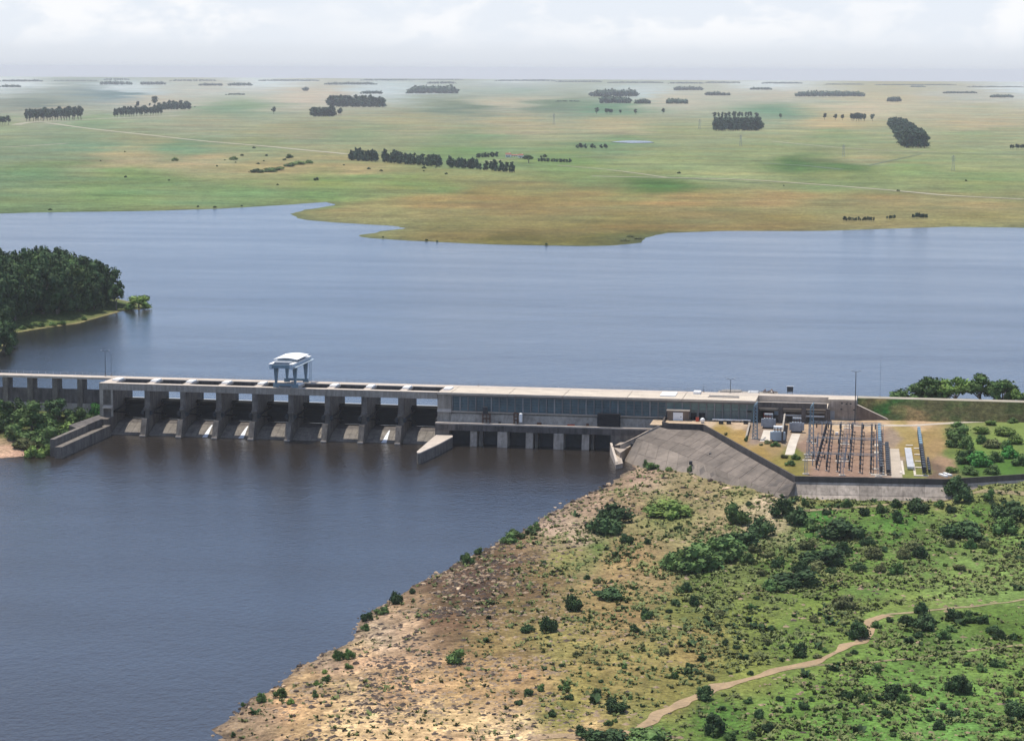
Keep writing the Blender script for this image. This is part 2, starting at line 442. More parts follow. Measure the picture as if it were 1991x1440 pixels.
def plain():
    ny, nx = 400, 400
    Ys = 840.0 * (27500.0 / 840.0) ** np.linspace(0, 1, ny)
    T = np.linspace(-0.52, 0.16, nx)
    Y = np.repeat(Ys[:, None], nx, 1)
    X = 300 + (Y + 853) * T[None, :]
    Z = h_plain(X, Y)
    V = np.stack([X, Y, Z], -1)
    q = project(V)
    wx = 34 * fbm(X / 90.0, Y / 140.0, 3, 1) + 60 * fbm(X / 400.0, Y / 600.0, 2, 3)
    wy = 14 * fbm(X / 60.0, Y / 160.0, 4, 2) * np.clip(q[..., 1] / 300.0, 0.3, 1.3)
    wy = wy + 9 * fbm(X / 260.0, Y / 70.0, 3, 6) * np.clip((q[..., 1] - 150) / 130.0, 0.1, 1.0)
    c = idw(q[..., 0] + wx * 2.2, q[..., 1] + wy * 1.3, PL, 4.0, 3.0)
    T_ = np.exp(-HAZE * q[..., 2])[..., None]
    c = (c * LIT - (1 - T_) * HAZE_COL) / T_ / LIT
    c = np.clip(c, 0.02, 0.6)
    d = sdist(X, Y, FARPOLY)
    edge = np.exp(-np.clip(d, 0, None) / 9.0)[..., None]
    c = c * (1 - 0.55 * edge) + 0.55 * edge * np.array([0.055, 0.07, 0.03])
    c = c * (1 + 0.4 * fbm(X / 35.0, Y / 60.0, 4, 9) + 0.45 * fbm(X / 160.0, Y / 25.0, 3, 12) + 0.3 * fbm(X / 900.0, Y / 110.0, 3, 15))[..., None]
    tn = fbm(X / 120.0, Y / 80.0, 3, 19)[..., None]
    c = c * (1 + tn * np.array([0.45, 0.05, -0.1]))
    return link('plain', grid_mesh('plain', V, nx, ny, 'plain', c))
tag(plain(), kind='structure')
def gp(px, py):
    """a spot on the plain"""
    z = RW + 2
    for _ in range(5):
        P = at(px, py, z); z = float(h_plain(P[0], P[1]))
    return at(px, py, z)

def strip(name, pts, width, m, dz=0.05, hfun=None, jitter=0.0, n=4):
    """a road laid along points; smooth curve, real width, a hand above the ground"""
    P = [Vector(p) for p in pts]
    Q = []
    for i in range(len(P) - 1):
        a = P[max(i - 1, 0)]; b = P[i]; c = P[i + 1]; d = P[min(i + 2, len(P) - 1)]
        for k in range(n):
            t = k / n
            Q.append(0.5 * ((2 * b) + (c - a) * t + (2 * a - 5 * b + 4 * c - d) * t * t + (3 * b - a - 3 * c + d) * t ** 3))
    Q.append(P[-1])
    v = []; f = []; K = 5
    for i, q in enumerate(Q):
        t = (Q[min(i + 1, len(Q) - 1)] - Q[max(i - 1, 0)]); nrm = Vector((-t.y, t.x, 0)).normalized()
        wl = width * (0.5 + jitter * float(vnoise(i * 0.31, 3.7, 5) - 0.5)); wr = width * (0.5 + jitter * float(vnoise(i * 0.27, 9.1, 8) - 0.5))
        for k in range(K):
            s = -wr + (wl + wr) * k / (K - 1)
            e = q + nrm * s
            z = (float(hfun(e.x, e.y)) if hfun else q.z) + dz
            v.append((e.x, e.y, z))
    for i in range(len(Q) - 1):
        for k in range(K - 1):
            a = i * K + k
            f.append((a, a + 1, a + K + 1, a + K))
    b = MB(); b.v = v; b.f = f
    return tag(b.build(name, m), kind='structure')
def farroad(pts, w, m='track'):
    strip('dirt_road', [gp(x, y) for x, y in pts], w, m, 0.35, h_plain, 0.3)
MT['farroad'] = mat('pale_track', (0.315, 0.285, 0.195), var=0.15, scale=0.02)
farroad([(32, 243), (60, 238), (160, 233), (250, 229), (350, 225)], 22, 'farroad')
farroad([(90, 239), (180, 251), (300, 264), (400, 275), (520, 285), (600, 293), (675, 300)], 14, 'farroad')
farroad([(0, 287), (60, 284), (130, 279)], 9, 'farroad')
farroad([(1150, 343), (1300, 346), (1450, 350), (1600, 360), (1750, 372), (1850, 381), (1991, 388)], 9, 'farroad')
for pts_, w_ in ((((0, 262), (200, 256), (420, 262), (620, 270)), 6), (((760, 262), (1000, 258), (1240, 262), (1420, 268)), 7), (((1500, 275), (1700, 292), (1991, 300)), 6), (((560, 232), (800, 236), (1100, 246), (1390, 250)), 9), (((1480, 236), (1720, 240), (1991, 246)), 12), (((420, 203), (640, 201), (760, 200)), 12), (((1085, 322), (1180, 330), (1300, 346)), 5), (((1240, 222), (1500, 226), (1991, 236)), 12), (((0, 225), (300, 218), (600, 213)), 10), (((940, 315), (1010, 308), (1100, 306), (1290, 300)), 4)):
    farroad(pts_, w_, 'farroad')
MT['ditch'] = mat('rank_grass', (0.085, 0.115, 0.06), var=0.3, scale=0.02)
for pts_, w_ in ((((0, 207), (120, 205), (260, 204), (330, 202)), 26), (((200, 252), (300, 253), (420, 252)), 14), (((500, 201), (640, 201)), 40), (((900, 213), (1060, 212), (1240, 213)), 45), (((1480, 318), (1560, 322), (1640, 330)), 10), (((360, 286), (450, 290), (560, 296), (660, 303)), 5), (((1300, 345), (1400, 352), (1500, 357)), 6), (((1690, 322), (1790, 300)), 4), (((700, 242), (900, 246), (1070, 246)), 8), (((1500, 190), (1760, 194), (1991, 196)), 30)):
    strip('drainage_ditch', [gp(x, y) for x, y in pts_], w_, 'ditch', 0.3, h_plain, 0.8)
# pond on the plain
MB().prism_z([tuple(gp(x, y)[:2]) for x, y in ((1188, 277), (1230, 279), (1272, 278), (1262, 275), (1225, 274), (1205, 275))], 15.2, 16.6).build('pond', 'reservoir')
tag(bpy.data.objects['pond'], kind='structure')

# --- right bank below the dam
BANK = [(1215, 880), (1232, 908), (1180, 945), (1130, 965), (1095, 985), (1060, 1004), (1030, 1028), (960, 1058), (900, 1091), (850, 1115), (815, 1131), (760, 1166),
        (702, 1204), (692, 1243), (640, 1266), (575, 1299), (560, 1322), (500, 1352), (470, 1375), (445, 1398), (408, 1418), (440, 1440), (520, 1490), (640, 1600)]
bank_shore = [tuple(at(x, y, TW)[:2]) for x, y in BANK]
BPOLY = bank_shore + [(260, -720), (900, -720), (900, 40), (240, 40)]
WALLX, WALLY = zip(*[tuple(at(x, y, 12.0)[:2]) for x, y in ((1367, 834), (1545, 936), (1840, 942), (1991, 932), (2300, 905))])
def h_bank(X, Y):
    X = np.asarray(X, float); Y = np.asarray(Y, float)
    d = sdist(X, Y, BPOLY)
    d = d + 3.2 * fbm(X / 6.0, Y / 6.0, 3, 31)
    z = TW + np.clip(d * 0.13, -2.5, 2.2) + np.clip((d - 15) * 0.035, 0, 2.0) + 2.3 * sstep(75, 8, np.interp(X, WALLX, WALLY) - Y) * sstep(226, 258, X) + 3.4 * sstep(308, 324, X) * sstep(26, 6, np.interp(X, WALLX, WALLY) - Y)
    return z + sstep(4, 25, d) * (1.3 * fbm(X / 28.0, Y / 28.0, 3, 41) + 0.55 * fbm(X / 5.0, Y / 5.0, 3, 43))
def gb(px, py):
    z = 4.5
    for _ in range(6):
        P = at(px, py, z); z = 0.3 * z + 0.7 * float(h_bank(P[0], P[1]))
    return at(px, py, z)
BK = cps('''450 1420 160 135 110; 500 1390 165 138 112; 560 1380 200 160 120; 700 1400 226 190 146; 850 1400 220 184 140; 1000 1430 226 190 150; 620 1320 182 148 112; 700 1285 204 168 132; 640 1290 165 142 118;
 780 1220 198 166 136; 730 1240 192 166 142; 850 1200 128 98 74; 800 1180 150 122 98; 900 1140 100 76 60; 960 1100 104 78 58; 870 1160 112 86 66; 1000 1060 142 112 88; 1080 1020 188 162 142; 1150 960 165 138 118; 1250 930 172 146 126;
 1130 1050 180 158 136; 1230 970 150 128 98; 1300 995 132 140 80; 1350 960 152 134 100; 1450 962 140 130 90; 1500 985 182 160 136; 1470 1000 170 150 122; 1390 1020 165 148 112; 1200 1090 162 134 95;
 1150 1068 100 120 60; 1100 1078 136 130 78; 1050 1120 132 108 74; 1000 1180 138 118 78; 950 1250 148 122 82; 1000 1320 172 140 100; 900 1330 182 146 106; 780 1330 196 160 120; 1100 1250 148 134 82; 1150 1330 148 134 78; 1100 1390 138 130 72;
 1200 1200 154 128 88; 1250 1280 148 134 82; 1330 1180 116 120 62; 1350 1260 150 130 82; 1300 1350 138 130 72; 1450 1200 110 120 58; 1450 1290 122 124 62; 1550 1250 96 114 52; 1380 1130 92 110 52;
 1500 1090 80 104 46; 1600 1010 70 114 46; 1750 1010 76 114 46; 1900 1000 86 114 52; 1650 1050 80 108 46; 1800 1060 92 114 56; 1900 1080 110 130 68; 1700 1130 102 124 60; 1850 1140 116 136 74; 1950 1120 116 136 74;
 1600 1180 108 124 58; 1750 1165 114 130 66; 1800 1240 86 108 50; 1950 1220 86 108 46; 1900 1300 108 134 66; 1700 1330 102 130 60; 1550 1380 96 124 56; 1400 1405 86 118 50; 1650 1420 92 130 60; 1850 1400 98 134 66;
 1250 1432 80 114 46; 1600 966 134 128 76; 1750 958 110 122 64; 1850 955 130 128 80; 1950 955 126 128 78; 1200 1410 150 140 84; 1130 1425 190 160 115; 1400 985 158 142 104; 1280 1130 160 134 98; 930 1120 98 74 58; 880 1185 112 86 66; 985 1082 106 80 60; 940 1165 108 84 64; 1010 1125 122 98 72; 860 1150 120 94 72; 1040 1085 125 104 74; 1180 1140 158 132 92''')
BK = [(x, y, (0.78 if 815 < x < 1015 and 1070 < y < 1210 else 1.0) * (c * 0.96 + 0.04 * c.mean()) * (np.array([1.0, 1.04, 0.92]) * 1.12 if x > 1420 else np.array([0.96, 0.965, 0.88]))) for x, y, c in BK]
def paint_bank(V, X, Y):
    q = project(V)
    wx = 55 * fbm(X / 14.0, Y / 22.0, 4, 51); wy = 45 * fbm(X / 14.0, Y / 22.0, 4, 57)
    c = idw(q[..., 0] + wx, q[..., 1] + wy, BK, 1.3, 3.4) * 1.15
    st = sstep(1300, 900, q[..., 0] + 0.5 * (1250 - q[..., 1]))
    c = c * (1 + (0.55 + 0.75 * st) * fbm(X / 3.0, Y / 4.0, 4, 61) + 0.5 * st * fbm(X / 9.0, Y / 6.0, 3, 63))[..., None]
    # faint second track
    return np.clip(c, 0.015, 0.62)
def bank():
    nx, ny = 300, 340
    X, Y = np.meshgrid(np.linspace(115, 520, nx), np.linspace(-505, 2, ny))
    Z = h_bank(X, Y)
    V = np.stack([X, Y, Z], -1)
    c = paint_bank(V, X, Y)
    d = sdist(X, Y, BPOLY)
    wet = np.exp(-np.clip(d - 0.5, 0, None) / 1.6)[..., None]
    c = c * (1 - 0.6 * wet) + 0.6 * wet * np.array([0.055, 0.045, 0.035])
    tag(link('riverbank', grid_mesh('riverbank', V, nx, ny, 'ground', c)), kind='structure')
bank()
TRACK = [(2030, 1160), (1991, 1165), (1900, 1178), (1800, 1187), (1725, 1195), (1694, 1208), (1690, 1226), (1676, 1243), (1640, 1262), (1580, 1287), (1500, 1309), (1420, 1328), (1380, 1342), (1330, 1366), (1290, 1386), (1240, 1414), (1205, 1428), (1120, 1432), (1030, 1436)]
strip('dirt_track', [gb(x, y) for x, y in TRACK[4:]], 3.0, 'track', 0.09, h_bank, 0.8, 7)
MT['track3'] = mat('thin_dirt', (0.25, 0.20, 0.105), var=0.2, scale=0.25, fine=0.2, fscale=1.2)
strip('dirt_track', [gb(x, y) for x, y in TRACK[:5]], 1.5, 'track3', 0.085, h_bank, 0.8, 7)
MT['track2'] = mat('faint_dirt', (0.23, 0.185, 0.095), var=0.25, scale=0.25, fine=0.25, fscale=1.2)
strip('dirt_track', [gb(x, y) for x, y in ((2030, 1250), (1950, 1258), (1880, 1266), (1800, 1276), (1700, 1287), (1600, 1292), (1530, 1300))], 1.3, 'track2', 0.09, h_bank, 0.7)
strip('dirt_track', [gb(x, y) for x, y in ((2030, 960), (1950, 957), (1880, 962), (1780, 975), (1690, 984), (1600, 990), (1530, 992), (1500, 985), (1478, 996), (1440, 1012))], 3.0, 'track2', 0.09, h_bank, 0.6)

# --- left bank at the foot of the approach bridge
LB = [(-700, 915), (-300, 905), (-100, 897), (0, 890), (40, 887), (75, 881), (100, 878)]
LPOLY = [tuple(at(x, y, TW)[:2]) for x, y in LB] + [(-4, -30), (-4, 30), (-320, 30)]
def h_left(X, Y):
    d = sdist(X, Y, LPOLY)
    X = np.asarray(X, float); Y = np.asarray(Y, float)
    return TW + np.clip(d * 0.16, -2, 6.0) * (0.35 + 0.65 * sstep(-60, 5, Y)) + sstep(2, 12, d) * 0.8 * fbm(X / 7.0, Y / 7.0, 3, 71) + 3.0 * sstep(-10, 14, Y) * sstep(0, 10, d)
def left_bank():
    nx, ny = 110, 90
    X, Y = np.meshgrid(np.linspace(-170, -3.2, nx), np.linspace(-110, 17.5, ny))
    V = np.stack([X, Y, h_left(X, Y)], -1)
    d = sdist(X, Y, LPOLY)
    g = sstep(-45, -25, Y + 14 * fbm(X / 9.0, Y / 9.0, 3, 73))[..., None]
    c = (1 - g) * (lin((205, 170, 140)) / LIT) + g * (lin((105, 112, 62)) / LIT)
    c = c * (1 + 0.6 * fbm(X / 3.0, Y / 4.0, 4, 77))[..., None]
    tag(link('riverbank', grid_mesh('riverbank', V, nx, ny, 'ground', np.clip(c, 0.02, 0.6))), kind='structure')
left_bank()
def gl(px, py):
    z = 4.0
    for _ in range(10):
        P = at(px, py, z); z = 0.5 * z + 0.5 * float(h_left(P[0], P[1]))
    return at(px, py, z)

# --- wooded headland in the reservoir
HD = [(-900, 720), (-60, 700), (0, 684), (14, 668), (24, 648), (90, 637), (152, 629), (178, 621), (236, 605), (262, 602), (291, 600), (296, 597), (268, 590), (190, 572), (90, 560), (-900, 545)]
HPOLY = [tuple(at(x, y, RW)[:2]) for x, y in HD]
def h_head(X, Y):
    d = sdist(X, Y, HPOLY)
    return RW + np.clip(d * 0.09, -2, 1.0) + np.clip((d - 8) * 0.22, 0, 11.0)
def headland():
    nx, ny = 100, 100
    X, Y = np.meshgrid(np.linspace(-330, -70, nx), np.linspace(130, 560, ny))
    V = np.stack([X, Y, h_head(X, Y)], -1)
    d = sdist(X, Y, HPOLY)
    e = np.exp(-np.clip(d, 0, None) / 2.0)[..., None]
    c = e * (lin((165, 152, 105)) / LIT) + (1 - e) * (lin((95, 110, 60)) / LIT)
    tag(link('headland', grid_mesh('headland', V, nx, ny, 'ground', c)), kind='structure')
headland()
def gh(px, py):
    z = RW + 1
    for _ in range(10):
        P = at(px, py, z); z = 0.5 * z + 0.5 * float(h_head(P[0], P[1]))
    return at(px, py, z)

# --- yard (terrace, switchyard and scrub ground) behind the parapet
PAR = [at(x, y, 12.0) for x, y in ((1287, 829), (1300, 832), (1367, 834), (1545, 936), (1840, 942), (1991, 932), (2300, 905))]
PX = np.array([p[0] for p in PAR]); PY = np.array([p[1] for p in PAR])
def y_par(X):
    return np.interp(X, PX, PY)
def toe_y(X):
    return 11.5 - 6.5 * sstep(279, 293, X) + 4.5 * sstep(303, 345, X)
def h_yard(X, Y):
    X = np.asarray(X, float); Y = np.asarray(Y, float)
    return ZY + 1.3 * sstep(276, 294, X) * sstep(-32, 4, Y)
YD = cps('''1300 822 215 190 160; 1370 822 215 190 160; 1440 818 215 188 158; 1400 842 172 146 82; 1440 850 175 145 85; 1430 870 170 140 80; 1480 880 165 138 78; 1520 905 150 136 70; 1540 920 140 130 66; 1545 880 120 122 58;
 1470 830 150 130 112; 1470 850 155 135 118; 1510 845 140 122 108; 1500 870 165 140 95; 1540 850 170 150 130; 1565 870 158 130 110; 1600 840 165 138 116; 1600 880 162 132 112; 1600 920 164 134 114;
 1660 840 168 140 118; 1660 880 164 134 112; 1660 920 164 134 114; 1710 850 166 138 118; 1710 900 162 134 114; 1732 850 160 140 120; 1732 900 168 148 130; 1732 925 168 148 130;
 1770 840 170 148 92; 1770 870 165 142 84; 1770 920 130 134 70; 1800 850 165 140 90; 1800 920 132 132 72; 1820 870 170 142 96; 1822 910 122 102 84; 1815 930 122 102 84; 1835 900 170 140 110;
 1700 826 205 175 140; 1780 824 205 172 135; 1760 832 170 150 95; 1870 850 118 138 70; 1950 850 128 146 76; 1880 900 80 116 46; 1960 900 84 120 48; 1850 880 110 126 62; 1900 870 118 142 68; 1980 880 120 140 70; 1900 825 130 140 80; 1625 826 214 186 150; 1560 826 200 172 140''')
def yard():
    Xs = np.concatenate([np.linspace(206.5, 300, 110), np.linspace(301, 420, 90)])
    ny = 90
    t = np.linspace(0, 1, ny)[:, None]
    back = np.where(Xs < 243.5, 1.9, np.where(Xs < 279.2, 14.5, toe_y(Xs) + 0.6))
    yf = y_par(Xs) + 0.25
    Y = yf[None, :] * (1 - t) + back[None, :] * t
    X = np.repeat(Xs[None, :], ny, 0)
    V = np.stack([X, Y, h_yard(X, Y)], -1)
    q = project(V)
    wx = 9 * fbm(X / 3.0, Y / 6.0, 3, 81); wy = 7 * fbm(X / 3.0, Y / 6.0, 3, 83)
    c = idw(q[..., 0] + wx, q[..., 1] + wy, YD, 1.4, 5.0)
    c = c * (1 + 0.3 * fbm(X / 2.0, Y / 4.0, 3, 87))[..., None]
    tag(link('yard_ground', grid_mesh('yard_ground', V, len(Xs), ny, 'yard', c)), kind='structure')
yard()
def gy(px, py):
    z = ZY
    for _ in range(6):
        P = at(px, py, z); z = float(h_yard(P[0], P[1]))
    return at(px, py, z)

# --- earth embankment to the right of the powerhouse
def h_emb(X, Y):
    X = np.asarray(X, float); Y = np.asarray(Y, float)
    toe = toe_y(X)
    zt = h_yard(X, toe) - 0.15
    z = np.where(Y < 16, zt + (20 - zt) * np.clip((Y - toe) / (16 - toe), 0, 1), np.where(Y < 22.5, 20.0, 20 - (Y - 22.5) * 0.45))
    return z
def embankment():
    Xs = np.linspace(279.25, 430, 140); k = 60
    toe = toe_y(Xs)
    t = np.linspace(0, 1, k)[:, None]
    Y = np.where(t < 0.6, toe[None, :] + (16 - toe[None, :]) * t / 0.6, np.where(t < 0.75, 16 + (t - 0.6) / 0.15 * 6.5, 22.5 + (t - 0.75) / 0.25 * 22))
    X = np.repeat(Xs[None, :], k, 0)
    slope = sstep(0.02, 0.1, t) * sstep(0.6, 0.5, t) + 0 * X
    Z = h_emb(X, Y) + 0.7 * slope * fbm(X / 4.0, Y / 4.0, 3, 91)
    c = lin((84, 84, 54)) / LIT * np.ones(X.shape + (3,))
    m = sstep(-0.02, 0.22, fbm(X / 9.0, Y / 5.0, 4, 93))[..., None]
    c = c * (1 - m) + m * (lin((128, 108, 74)) / LIT)
    m = (sstep(0.02, 0.2, fbm(X / 12.0 + 5, Y / 6.0, 3, 95)) * sstep(330, 285, X) + 0.4 * sstep(0.05, 0.2, fbm(X / 7.0 + 9, Y / 5.0, 3, 99)))[..., None]
    c = c * (1 - m) + m * (lin((62, 92, 44)) / LIT)
    c = c * (1 + 0.8 * fbm(X / 1.7, Y / 2.5, 4, 97))[..., None]
    tag(link('embankment', grid_mesh('embankment', np.stack([X, Y, Z], -1), len(Xs), k, 'ground', np.clip(c, 0.012, 0.5))), kind='structure')
embankment()
MT['crest'] = mat('crest_gravel', (0.32, 0.285, 0.22), var=0.15, scale=0.2, fine=0.15)
strip('crest_road', [(279.3, 19.2, 20), (300, 19.2, 20), (340, 19.2, 20), (430, 19.2, 20)], 5.4, 'crest', 0.06)
strip('service_road', [gy(x, y) for x, y in ((1612, 824), (1660, 827), (1750, 827), (1820, 824), (1880, 820.5), (1940, 817.5), (2000, 815), (2100, 811))], 3.6, 'road', 0.05, h_yard, 0.25)

# ================================================================== spillway dam
dam = thing('spillway_dam', 'long concrete spillway dam with nine gate bays across the river', 'dam', (63, 0, 0))
PIER = [(-6.3, -4), (-6.3, 1.55), (-5.6, 1.75), (-3.5, 7.1), (-3.3, 7.5), (0.7, 7.5), (0.7, 10.5), (-0.9, 10.75), (-0.9, 11.2), (0.4, 11.7), (0.4, 17.58), (15.9, 17.58), (22.0, 17.58), (23.6, 15.0), (23.6, -4)]
PIER = PIER[::-1]
# cross-section seen from +x runs counter-clockwise when y grows to the left; order fixed here
def pier(x0, x1):
    b = MB().prism_x(PIER[::-1], x0, x1)
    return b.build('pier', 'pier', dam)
for k in range(1, 9):
    p = pier(14 * k - 0.85, 14 * k + 1.25)
    b = MB()
    b.box(14 * k - 0.87, 14 * k + 1.27, -6.33, -5.55, 1.2, 1.58)
    b.build('foot_ledge', 'deck', p)
    for sx in (-0.87, 1.27):
        o = 1 if sx > 0 else -1
        b = MB()
        xa, xb = sorted((14 * k + sx, 14 * k + sx + 0.9 * o))
        b.box(xa, xb, -0.4, 1.7, 8.5, 10.1).tube((14 * k + sx, 0.3, 9.4), (14 * k + sx + 1.25 * o, 0.3, 9.4), 0.45, None, 8)
        b.build('trunnion', 'dark', p)
# end pier at the bridge, with two ribs and a recessed panel
p = MB().prism_x([(-6.0, -4), (-6.0, 1.4), (-3.6, 7.4), (0.9, 7.4), (0.9, 17.58), (23.6, 17.58), (23.6, -4)], -4.5, 0.6).build('pier', 'pier', dam)
for x0, x1 in ((-4.55, -3.1), (-0.1, 0.62)):
    MB().box(x0, x1, 0.3, 0.95, 7.42, 17.56).build('rib', 'concrete', p)
for z in (9.4, 11.6, 13.6, 15.6):
    MB().box(-3.08, -0.12, 0.62, 0.94, z, z + 0.5).build('rib', 'pier', p)
MB().prism_x([(-0.9, 10.6), (0.88, 10.6), (0.88, 11.8), (-0.9, 11.1)], -3.08, 0.55).build('ledge', 'deck', p)
joints = [-4.6] + [14 * k for k in range(0, 10)]
for k in range(10):
    x0, x1 = joints[k] + 0.04, joints[k + 1] - 0.04
    if k == 0:
        x1 = joints[1] - 0.04
    MB().box(x0, x1, 0.0, 3.0, 17.6, 20.0).build('front_beam', 'concrete', dam)
    MB().box(x0, x1, -0.12, 3.02, 20.003, 20.16).build('deck_strip', 'deck', dam)
    MB().box(x0, x1, 16.0, 22.0, 19.65, 20.0).build('road_slab', 'deck', dam)
    MB().box(x0, x1, 16.15, 21.8, 17.6, 19.647).build('road_girder', 'stained', dam)  # darker than the slab: shade of the deck wells painted into its colour
for k in range(0, 10):
    a, b_ = (-4.5, 0.6) if k == 0 else (14 * k - 1.1, 14 * k + 1.6) if k < 9 else (125.9, 129.5)
    MB().box(a, b_, 3.03, 15.97, 19.2, 20.02).build('pier_cap', 'deck', dam)
    MB().box(max(a, b_ - 2.9) + 0.15, b_ - 0.15, 8.0, 14.5, 20.025, 20.5).build('hatch_cover', 'white', dam)
# ogee chute of every bay and its radial gate
for k in range(9):
    x0, x1 = 14 * k + (0.63 if k == 0 else 1.28), 14 * k + 14 - (0.88 if k < 8 else 0.0)
    prof = [(-5.0, -3.5), (-5.0, -0.6), (-2.6, 0.7), (0.0, 1.9), (3.0, 3.1), (7.0, 4.3), (11.0, 4.9), (15.0, 5.0), (20.0, 4.0), (20.0, -3.5)]
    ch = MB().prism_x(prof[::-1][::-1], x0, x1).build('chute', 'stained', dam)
    nb = 5
    wds = (x1 - x0) / nb
    for q in range(nb):
        xa = x0 + q * wds
        MB().prism_x([(-2.55, 0.75), (-2.55, 0.83), (0.0, 2.0), (3.0, 3.2), (6.9, 4.38), (6.9, 4.3), (3.0, 3.12), (0.0, 1.92)], xa + 0.06, xa + wds - 0.06).build('panel', 'chute', ch)
    if k in (2, 3, 7):
        xs = x0 + (0.72 if k != 7 else 0.62) * (x1 - x0)
        b = MB()
        ys = [6.2, 4.0, 1.5, -1.0, -2.9]; zs = [4.3, 3.62, 2.7, 1.6, 1.02]
        for i in range(4):
            w0, w1 = 0.16 + 0.16 * i, 0.16 + 0.16 * (i + 1)
            b.quad((xs - w0 * 1.6, ys[i], zs[i] + 0.1), (xs + w0, ys[i], zs[i] + 0.1), (xs + w1, ys[i + 1], zs[i + 1] + 0.1), (xs - w1 * 1.6, ys[i + 1], zs[i + 1] + 0.1))
        b.build('water_leak', 'foam', ch)
    g = thing('gate', None, None, (0, 0, 0)); g.parent = dam
    g.location = (14 * k + 7 - 63, 0.3, 9.4)
    for kk in list(g.keys()):
        del g[kk]
    R_ = 14.2; ang = [math.radians(a) for a in np.linspace(-17, 14.2, 9)]
    pr = [(R_ * math.cos(a), R_ * math.sin(a)) for a in ang] + [((R_ + 0.25) * math.cos(a), (R_ + 0.25) * math.sin(a)) for a in reversed(ang)]
    hw = (x1 - x0) / 2 - 0.05; xc = (x0 + x1) / 2 - (14 * k + 7)
    def gp_(b, name, par=g):
        me = b.mesh(name, 'gate')
        return link(name, me, par)
    gp_(MB().prism_x(pr, xc - hw, xc + hw), 'skin_plate')
    for a in np.linspace(-14, 11, 4):
        a = math.radians(a); c, s = math.cos(a), math.sin(a)
        gp_(MB().prism_x([(13.5 * c + 0.3 * s, 13.5 * s - 0.3 * c), (14.2 * c + 0.3 * s, 14.2 * s - 0.3 * c), (14.2 * c - 0.3 * s, 14.2 * s + 0.3 * c), (13.5 * c - 0.3 * s, 13.5 * s + 0.3 * c)], xc - hw, xc + hw), 'girder')
    for sx in (-1, 1):
        for a in (-10, 7):
            a = math.radians(a)
            gp_(MB().beam((xc + sx * (hw - 0.4), 0, 0), (xc + sx * (hw - 1.6), 13.6 * math.cos(a), 13.6 * math.sin(a)), 0.5), 'arm')

# ------------------------------------------------------------------ approach bridge and the low side weir under it
br = thing('approach_bridge', 'slender concrete road bridge on piers leading left from the dam', 'bridge', (-60, 19, 8))
bx = [xat(x, 16, 15) for x in (9.5, 57.5, 106, 154.7)]
step = bx[1] - bx[0]
bx = [bx[0] - step * i for i in range(9, 0, -1)] + bx
for x in bx:
    MB().box(x - 1.05, x + 1.05, 16.3, 21.7, 6.0, 19.2).build('pier', 'pier', br)
ed = [bx[0] - step] + bx + [-4.62]
for i in range(len(ed) - 1):
    MB().box(ed[i] + 0.03, ed[i + 1] - 0.03, 16.0, 22.0, 19.2, 20.0).build('deck_slab', 'deck', br)
weir = thing('side_weir', 'low stained concrete weir wall under the approach bridge', 'weir', (-60, 18, 8))
for i in range(len(bx)):
    x0 = bx[i] + 1.08; x1 = (bx[i + 1] - 1.08) if i + 1 < len(bx) else -4.62
    MB().prism_x([(16.6, 4.0), (17.4, 15.0), (18.6, 15.0), (18.6, 4.0)], x0, x1).build('wall_panel', 'stained', weir)
    MB().prism_x([(15.3, 4.0), (16.1, 9.6), (16.9, 9.6), (16.4, 4.0)], x0, x1).build('toe_block', 'concrete', weir)
def rail(x0, x1, y, z, label, posts, extra=None):
    t = thing('guard_rail', label, 'railing', ((x0 + x1) / 2, y, z))
    for h in (0.55, 1.05):
        MB().beam((x0, y, z + h), (x1, y, z + h), 0.07).build('rail', 'grey', t)
    b = MB()
    n = int((x1 - x0) / posts)
    for i in range(n + 1):
        x = x0 + (x1 - x0) * i / n
        b.box(x - 0.05, x + 0.05, y - 0.05, y + 0.05, z, z + 1.05)
    tag(b.build('post', 'grey', t), kind='stuff')
rail(bx[0], 125.5, 21.8, 20.0, 'thin steel guard rail along the far side of spillway crest', 3.0)
rail(126, 279, 21.8, 20.0, 'thin steel guard rail along the far side of the powerhouse crest', 3.0)

# ------------------------------------------------------------------ training walls
tw = thing('training_wall', 'stepped double concrete wall at river left below the bridge end', 'wall', (-2.5, -30, 0))
a = at(97, 853.5, 7.3); b_ = at(105, 853.5, 7.3)
MB().wall((a[0], a[1]), (-3.4, -3.5), -1.7, -3, 7.3).build('high_wall', 'pier', tw)
e = at(106.5, 868.5, 5.1)
MB().wall((e[0] + 0.02, e[1]), (-0.6, -5.9), -2.5, -3, 5.1).build('low_wall', 'pier', tw)
MB().wall((-4.0, -3.6), (0.62, -3.6), -2.2, -3, 7.32).build('end_block', 'pier', tw)
ap = thing('concrete_apron', 'sloping brown concrete slab behind the double wall left of the dam', 'apron', (-7, -8, 7))
pp = [at(x, y, z) for x, y, z in ((134, 826, 7.0), (152, 833, 6.9), (197, 814, 8.2), (193, 806, 8.6))]
b = MB(); b.quad(*[tuple(q) for q in pp][::-1]); b.quad(*[(q[0], q[1], q[2] - 2.5) for q in pp])
for i in range(4):
    q, w = pp[i], pp[(i + 1) % 4]
    b.quad(tuple(q), tuple(w), (w[0], w[1], w[2] - 2.5), (q[0], q[1], q[2] - 2.5))
b.build('slab', 'stained', ap)
gw = thing('guide_wall', 'tapering low concrete divide wall with rounded tip between spillway and powerhouse', 'wall', (129, -24, 0))
prof = [tuple(at(x, y, 5.0)[:2]) for x, y in ((810.5, 877.5), (812.5, 880), (817, 879.5), (830, 873.5), (850, 864.5), (880, 848.5))] + [(132.6, -4.6), (126.6, -4.6)] + [tuple(at(x, y, 5.0)[:2]) for x, y in ((836, 855),)]
MB().prism_z(prof, -3, 4.6).build('wall', 'pier', gw)
